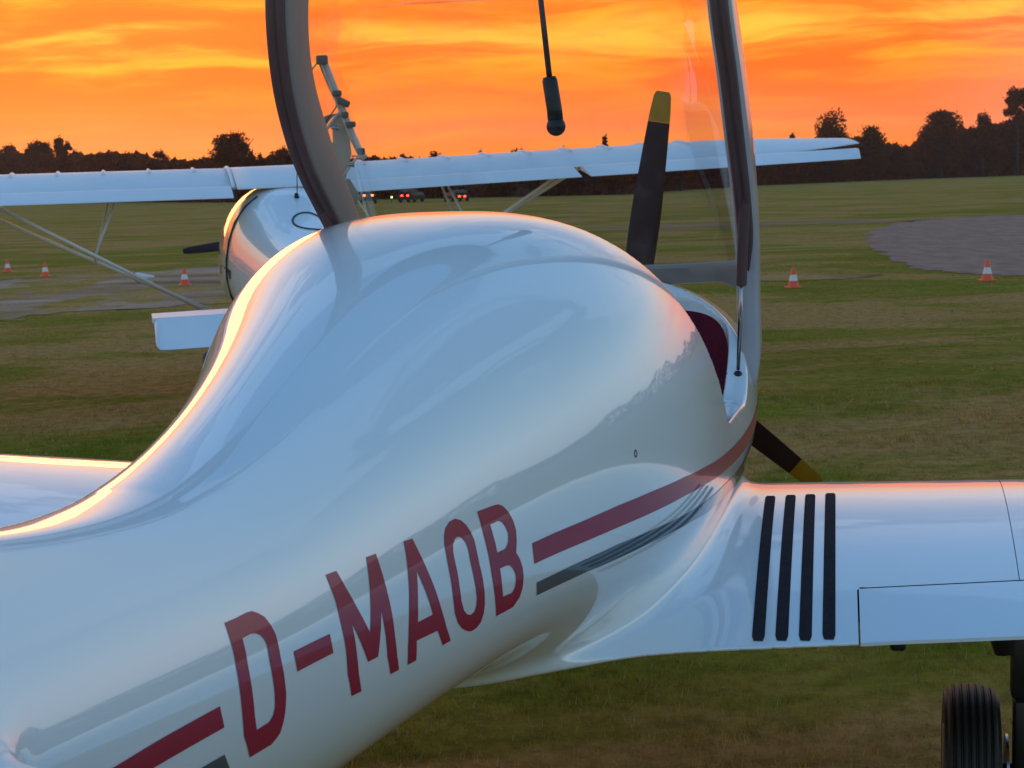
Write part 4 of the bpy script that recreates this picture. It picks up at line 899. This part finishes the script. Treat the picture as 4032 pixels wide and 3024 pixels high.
# ================================================================ trees
def leaves(points, size, aspect=1.0):
    n = len(points); a = rng.normal(size=(n, 3)); a /= np.linalg.norm(a, axis=1, keepdims=True); b_ = rng.normal(size=(n, 3)); b_ -= a*(a*b_).sum(1)[:, None]; b_ /= np.linalg.norm(b_, axis=1, keepdims=True)
    s_ = size*rng.uniform(.5, 1.3, n)[:, None]; p_ = points
    return np.stack([p_-a*s_, p_+b_*s_*.55, p_+a*s_, p_-b_*s_*.55], 1).reshape(-1, 3)
def crown_points(n, W, H, z0, kind, depth):
    """clumps spread through an uneven crown; H crown height from z0"""
    nl = {'oak': 34, 'round': 30, 'spiky': 40, 'thin': 26, 'conic': 24, 'column': 12}[kind]; out = []
    for k in range(nl):
        u = rng.uniform(0, 1); ang = rng.uniform(0, 2*math.pi)
        if kind in ('oak', 'round'):
            ph = rng.uniform(-.75, 1.); r_ = math.sqrt(max(0, 1-ph*ph))*rng.uniform(.45, .92); c_ = np.array([r_*math.cos(ang)*W/2*.82, r_*math.sin(ang)*depth/2*.8, z0+H*(.5+.42*ph)]); s_ = W*rng.uniform(.08, .17)*(1. if kind == 'oak' else 1.3)
        elif kind == 'conic':
            zz = u**.8; c_ = np.array([math.cos(ang)*W/2*(1-zz)*.75, math.sin(ang)*depth/2*(1-zz)*.75, z0+H*zz*.92]); s_ = W*(.10+.16*(1-zz))
        elif kind == 'column':
            c_ = np.array([rng.normal(0, W*.06), rng.normal(0, W*.06), z0+H*(k+.5)/nl]); s_ = W*.5
        elif kind == 'spiky':
            ph = rng.uniform(-.8, 1); r_ = math.sqrt(max(0, 1-ph*ph))*rng.uniform(.3, .95); c_ = np.array([r_*math.cos(ang)*W/2*.85, r_*math.sin(ang)*depth/2*.85, z0+H*(.5+.43*ph)]); s_ = W*rng.uniform(.10, .18)
        else:
            ph = rng.uniform(-.6, 1); r_ = math.sqrt(max(0, 1-ph*ph))*rng.uniform(.3, .95); c_ = np.array([r_*math.cos(ang)*W/2*.85, r_*math.sin(ang)*depth/2*.85, z0+H*(.5+.42*ph)]); s_ = W*rng.uniform(.06, .11)
        m = int(n/nl*rng.uniform(.7, 1.3)); d = rng.normal(size=(m, 3)); d /= np.linalg.norm(d, axis=1, keepdims=True)
        d *= rng.uniform(.3, 1.0, m)[:, None]**.5*s_; d[:, 2] *= .85 if kind != 'spiky' else 1.5; out.append(c_+d)
    return np.concatenate(out)
def tree(x, ytop, wpx, Yd, kind, label, n=1500, lm=None, fill=.85, ybase=None):
    """x, ytop, width in 2212-wide pixels at Yd metres"""
    P_ = px_at(x, ytop, Yd); H = P_.z; W = wpx*Yd/3322*1.16; px_ = P_.x
    t_ = empty('tree', (px_, Yd, -.05), rng.uniform(0, 6.28)); tag(t_, label, 'tree', 'trees along the far edge of the airfield')
    z0 = H*(1-fill); dep = W*.85
    pts = crown_points(int(n*2.4), W, H-z0, z0, kind, dep); out_ = pts[rng.integers(0, len(pts), len(pts)//14)]; c0 = pts.mean(0); dr_ = out_-c0; dr_ /= np.linalg.norm(dr_, axis=1, keepdims=True)+1e-9; tw = np.concatenate([out_+dr_*k_*.28*Yd/250 for k_ in (.5, 1.2, 1.9)])+rng.normal(0, .06, (len(out_)*3, 3))
    lf = np.concatenate([leaves(pts, .26*Yd/250*.85+.03), leaves(tw, .17*Yd/250)])
    mesh_obj('crown', lf, np.arange(len(lf)).reshape(-1, 4), lm or LEAF, t_)
    bm = bmesh.new(); r0 = max(.12, W*.035); tube(bm, [(0, 0, 0), (r0*.3, 0, H*.25), (0, r0*.4, H*.5), (-r0*.3, 0, H*.8)], [r0*1.3, r0, r0*.7, r0*.2], 8)
    bm_obj('trunk', bm, BARK, t_)
    for k in range(6 if kind != 'column' else 0):
        bm = bmesh.new()
        a = k*1.05+rng.uniform(-.3, .3); h0 = H*rng.uniform(.25, .55); rr2 = W*rng.uniform(.25, .42); h1 = min(h0+H*rng.uniform(.2, .42), H*.95)
        tube(bm, [(0, 0, h0), (math.cos(a)*rr2*.5, math.sin(a)*rr2*.5, (h0+h1)/2+.2), (math.cos(a)*rr2, math.sin(a)*rr2, h1)], [r0*.45, r0*.3, r0*.08], 6)
        bm_obj('limb', bm, BARK, t_)
    return t_
TL = lambda x: float(np.interp(x, [-300, 0, 250, 500, 1037, 1370, 1629, 1900, 2212, 2500], [380, 380, 290, 215, 180, 165, 245, 300, 340, 360]))
TT = [(22, 312, 80, 'thin', 1100, 'sparse bushy tree at the left edge above the wing'), (82, 296, 66, 'oak', 1500, 'round tree left of the narrow flat-topped one'), (126, 300, 17, 'column', 1300, 'narrow flat-topped columnar tree on the left horizon'),
      (146, 304, 44, 'thin', 1300, 'bare thin-twigged tree just right of the columnar tree'), (218, 330, 60, 'round', 800, 'low round tree in the hedge above the left wing'), (275, 334, 80, 'round', 900, 'broad low tree in the middle of the left hedge'),
      (345, 322, 52, 'thin', 800, 'thin-topped tree at the right end of the left hedge'), (503, 290, 130, 'oak', 3200, 'big spreading oak standing above the high wing'), (560, 333, 50, 'thin', 600, 'low gappy tree at the foot of the big spreading oak'),
      (606, 318, 70, 'round', 1300, 'dark rounded tree beside the left canopy rail'),
      (740, 335, 60, 'spiky', 700, 'tree hidden behind the raised door'), (868, 328, 34, 'conic', 400, 'small tree tip above the wing right of the raised door'), (938, 326, 40, 'spiky', 500, 'tree top above the wing left of the latch rod'), (1038, 322, 40, 'conic', 400, 'pointed tree top above the middle of the wing'),
      (1120, 322, 60, 'round', 600, 'tree below the latch rod mostly behind the wing'), (1222, 316, 40, 'round', 500, 'tree behind the wing left of the pointed spiky one'), (1306, 288, 34, 'conic', 500, 'pointed spiky tree above the wing left of the propeller blade'),
      (1470, 318, 90, 'round', 700, 'tree behind the wing right of the upright propeller blade'), (1560, 312, 70, 'round', 600, 'tree behind the wing beside the right canopy rail'),
      (1711, 280, 34, 'conic', 700, 'small pointed tree above the right wing tip'), (1800, 252, 108, 'spiky', 3000, 'big ragged tree above the wing tip'), (1885, 282, 80, 'spiky', 1800, 'lower ragged tree right of the big ragged one'),
      (1945, 318, 50, 'round', 800, 'low tree in the dip of the right hedge'), (2030, 236, 112, 'round', 3200, 'tall domed tree on the right'), (2122, 238, 100, 'conic', 2200, 'pointed bushy tree right of the tall domed one'),
      (2200, 182, 78, 'oak', 2000, 'tall open-crowned tree at the right edge'), (2190, 262, 90, 'round', 2200, 'dense dark tree under the tall open-crowned one'), (2290, 210, 130, 'oak', 1200, 'tree just past the right edge of the wood')]
for x, yt, wp, kd, n, lb in TT: tree(x, yt, wp, TL(x)-rng.uniform(0, 6), kd, lb, n, LEAF2 if kd in ('spiky',) else LEAF, fill=.92 if kd in ('round', 'conic', 'spiky', 'column') else .74)
# continuous hedge and undergrowth along the field edge, and the woods all round the airfield
def belt(name, az0, az1, top, n, size, Rf, label, kind='stuff', base_px=False):
    a = rng.uniform(az0, az1, n); R_ = Rf(a)+rng.uniform(0, 10, n); h_ = top(a)
    z = rng.uniform(0, 1, n)**1.15*h_; P_ = np.stack([np.sin(a)*R_, np.cos(a)*R_, z], -1); lf = leaves(P_, 1.); c_ = np.repeat(P_, 4, 0); lf = c_+(lf-c_)*np.repeat(size*R_/250, 4)[:, None]
    o = mesh_obj(name, lf, np.arange(len(lf)).reshape(-1, 4), LEAF); tag(o, label, 'hedge', kind=kind); return o
x2a = lambda x: np.arctan((x-1106)/3322)
HX_ = [-400, 0, 60, 165, 230, 300, 400, 440, 640, 1000, 1370, 1630, 1700, 1850, 1960, 2000, 2212, 2600]; HT_ = [345, 340, 332, 340, 334, 332, 350, 346, 340, 345, 345, 335, 316, 300, 322, 296, 262, 250]
def htop(a):
    x = np.tan(a)*3322+1106; Yd = np.interp(x, [-300, 0, 250, 500, 1037, 1370, 1629, 1900, 2212, 2500], [380, 380, 290, 215, 180, 165, 245, 300, 340, 360])
    yt = np.interp(x, HX_, HT_)+3*np.sin(x*.09)+2*np.sin(x*.31); hor = 394-.0285*(x-1106); return 1.65+(hor-yt)*Yd/3322
def hR(a):
    x = np.tan(a)*3322+1106; return np.interp(x, [-300, 0, 250, 500, 1037, 1370, 1629, 1900, 2212, 2500], [380, 380, 290, 215, 180, 165, 245, 300, 340, 360])/np.cos(a)
belt('hedge', float(x2a(-300)), float(x2a(2500)), htop, 95000, .62, hR, 'continuous dark hedge and undergrowth along the far edge of the airfield')
belt('distant_wood', float(x2a(2500)), float(x2a(-300))+2*math.pi, lambda a: 9+3*np.sin(a*9)+2*np.sin(a*23+1)+1.5*np.sin(a*57), 34000, 1.25, lambda a: 170+60*np.sin(a*2), 'dark woodland ringing the airfield beyond the picture')

# ================================================================ cars on the far road
REDL = mat('tail_light_red', (.5, .01, .01), .3, emit=((1., .03, .015), 9.)); ORL = mat('tail_light_orange', (.6, .1, .02), .3, emit=((1., .13, .03), 8.)); GRN = mat('green_lamp', (.1, .4, .1), .3, emit=((.45, 1., .25), 3.))
CARP = mat('dark_car_paint', (.008, .006, .006), .6, coat=.0, var=(2., .1)); CARG = mat('car_window', (.01, .01, .012), .1)
def car(x, y, Yd, spacing, lm, label, rz):
    P_ = px_at(x, y, Yd); c_ = empty('car', (P_.x, Yd, 0), rz); tag(c_, label, 'car', 'cars with lit tail lights on the far side of the field'); zl = P_.z
    body = [(-.80, .25), (-.84, .55), (-.82, zl+.05), (-.66, zl+.10), (-.56, zl+.55), (.56, zl+.55), (.66, zl+.10), (.82, zl+.05), (.84, .55), (.80, .25)]
    bm = bmesh.new(); A = [[bm.verts.new((x_*k_, y_, z_*h_ if z_ > 1. else z_)) for x_, z_ in body] for y_, k_, h_ in ((0, .95, .95), (.15, 1, 1.), (1.6, 1, 1.04), (2.7, 1, .82), (4.0, .97, .74), (4.2, .9, .7))]
    for r1, r2 in zip(A[:-1], A[1:]):
        for k in range(10): bm.faces.new((r1[k], r1[(k+1) % 10], r2[(k+1) % 10], r2[k]))
    bm.faces.new(A[0]); bm.faces.new(A[-1][::-1]); bm_obj('body', bm, CARP, c_, angle=35)
    bm = bmesh.new(); box(bm, (0, -.01, zl+.32), 1.0, .02, .34, None, .005); bm_obj('rear_window', bm, CARG, c_)
    for sx in (-1, 1):
        bm = bmesh.new(); box(bm, (sx*spacing/2, -.03, zl), .20, .05, .15, None, .02); bm_obj('tail_light', bm, lm, c_)
        for yy in (.8, 3.3):
            bm = bmesh.new(); lathe(bm, [(-.1, .2), (-.1, .31), (.1, .31), (.1, .2)], 16, 'X', (sx*.72, yy, .31)); bm_obj('tyre', bm, RUB, c_, angle=40)
car(795.5, 422, 150, .78, ORL, 'leftmost far car, showing orange tail lights beside the raised door', .12)
car(874.5, 422.5, 150, .60, REDL, 'far car with the brightest pair of red tail lights', -.25)
car(998, 424, 145, .52, REDL, 'rightmost far car with small red tail lights beside the jury strut', .3)
P_ = px_at(846, 426, 150); lp = empty('green_marker_lamp', (P_.x, 150, 0)); tag(lp, 'tiny green field lamp between the orange-lit car and the red-lit car', 'lamp')
bm = bmesh.new(); tube(bm, [(0, 0, 0), (0, 0, P_.z)], .03, 8); bm_obj('post', bm, DARK, lp); bm = bmesh.new(); bmesh.ops.create_uvsphere(bm, u_segments=10, v_segments=8, radius=.09, matrix=Matrix.Translation((0, 0, P_.z))); bm_obj('lens', bm, GRN, lp)

# ---- evening haze over the airfield
bm = bmesh.new(); box(bm, (0, 150, 8.), 900, 760, 18.5); hz = bm_obj('haze', bm, BARK, shade=False); hz.data.materials.clear()
HZ = bpy.data.materials.new('evening_haze'); HZ.use_nodes = True; t = NT(HZ.node_tree); t.n.clear(); pv = t.node('ShaderNodeVolumePrincipled'); pv.inputs['Density'].default_value = .00020; pv.inputs['Color'].default_value = (1., .86, .76, 1); pv.inputs['Anisotropy'].default_value = .55
o = t.node('ShaderNodeOutputMaterial'); t.link(pv.outputs[0], o.inputs['Volume']); hz.data.materials.append(HZ); tag(hz, 'thin evening haze lying over the airfield', 'haze', kind='stuff')
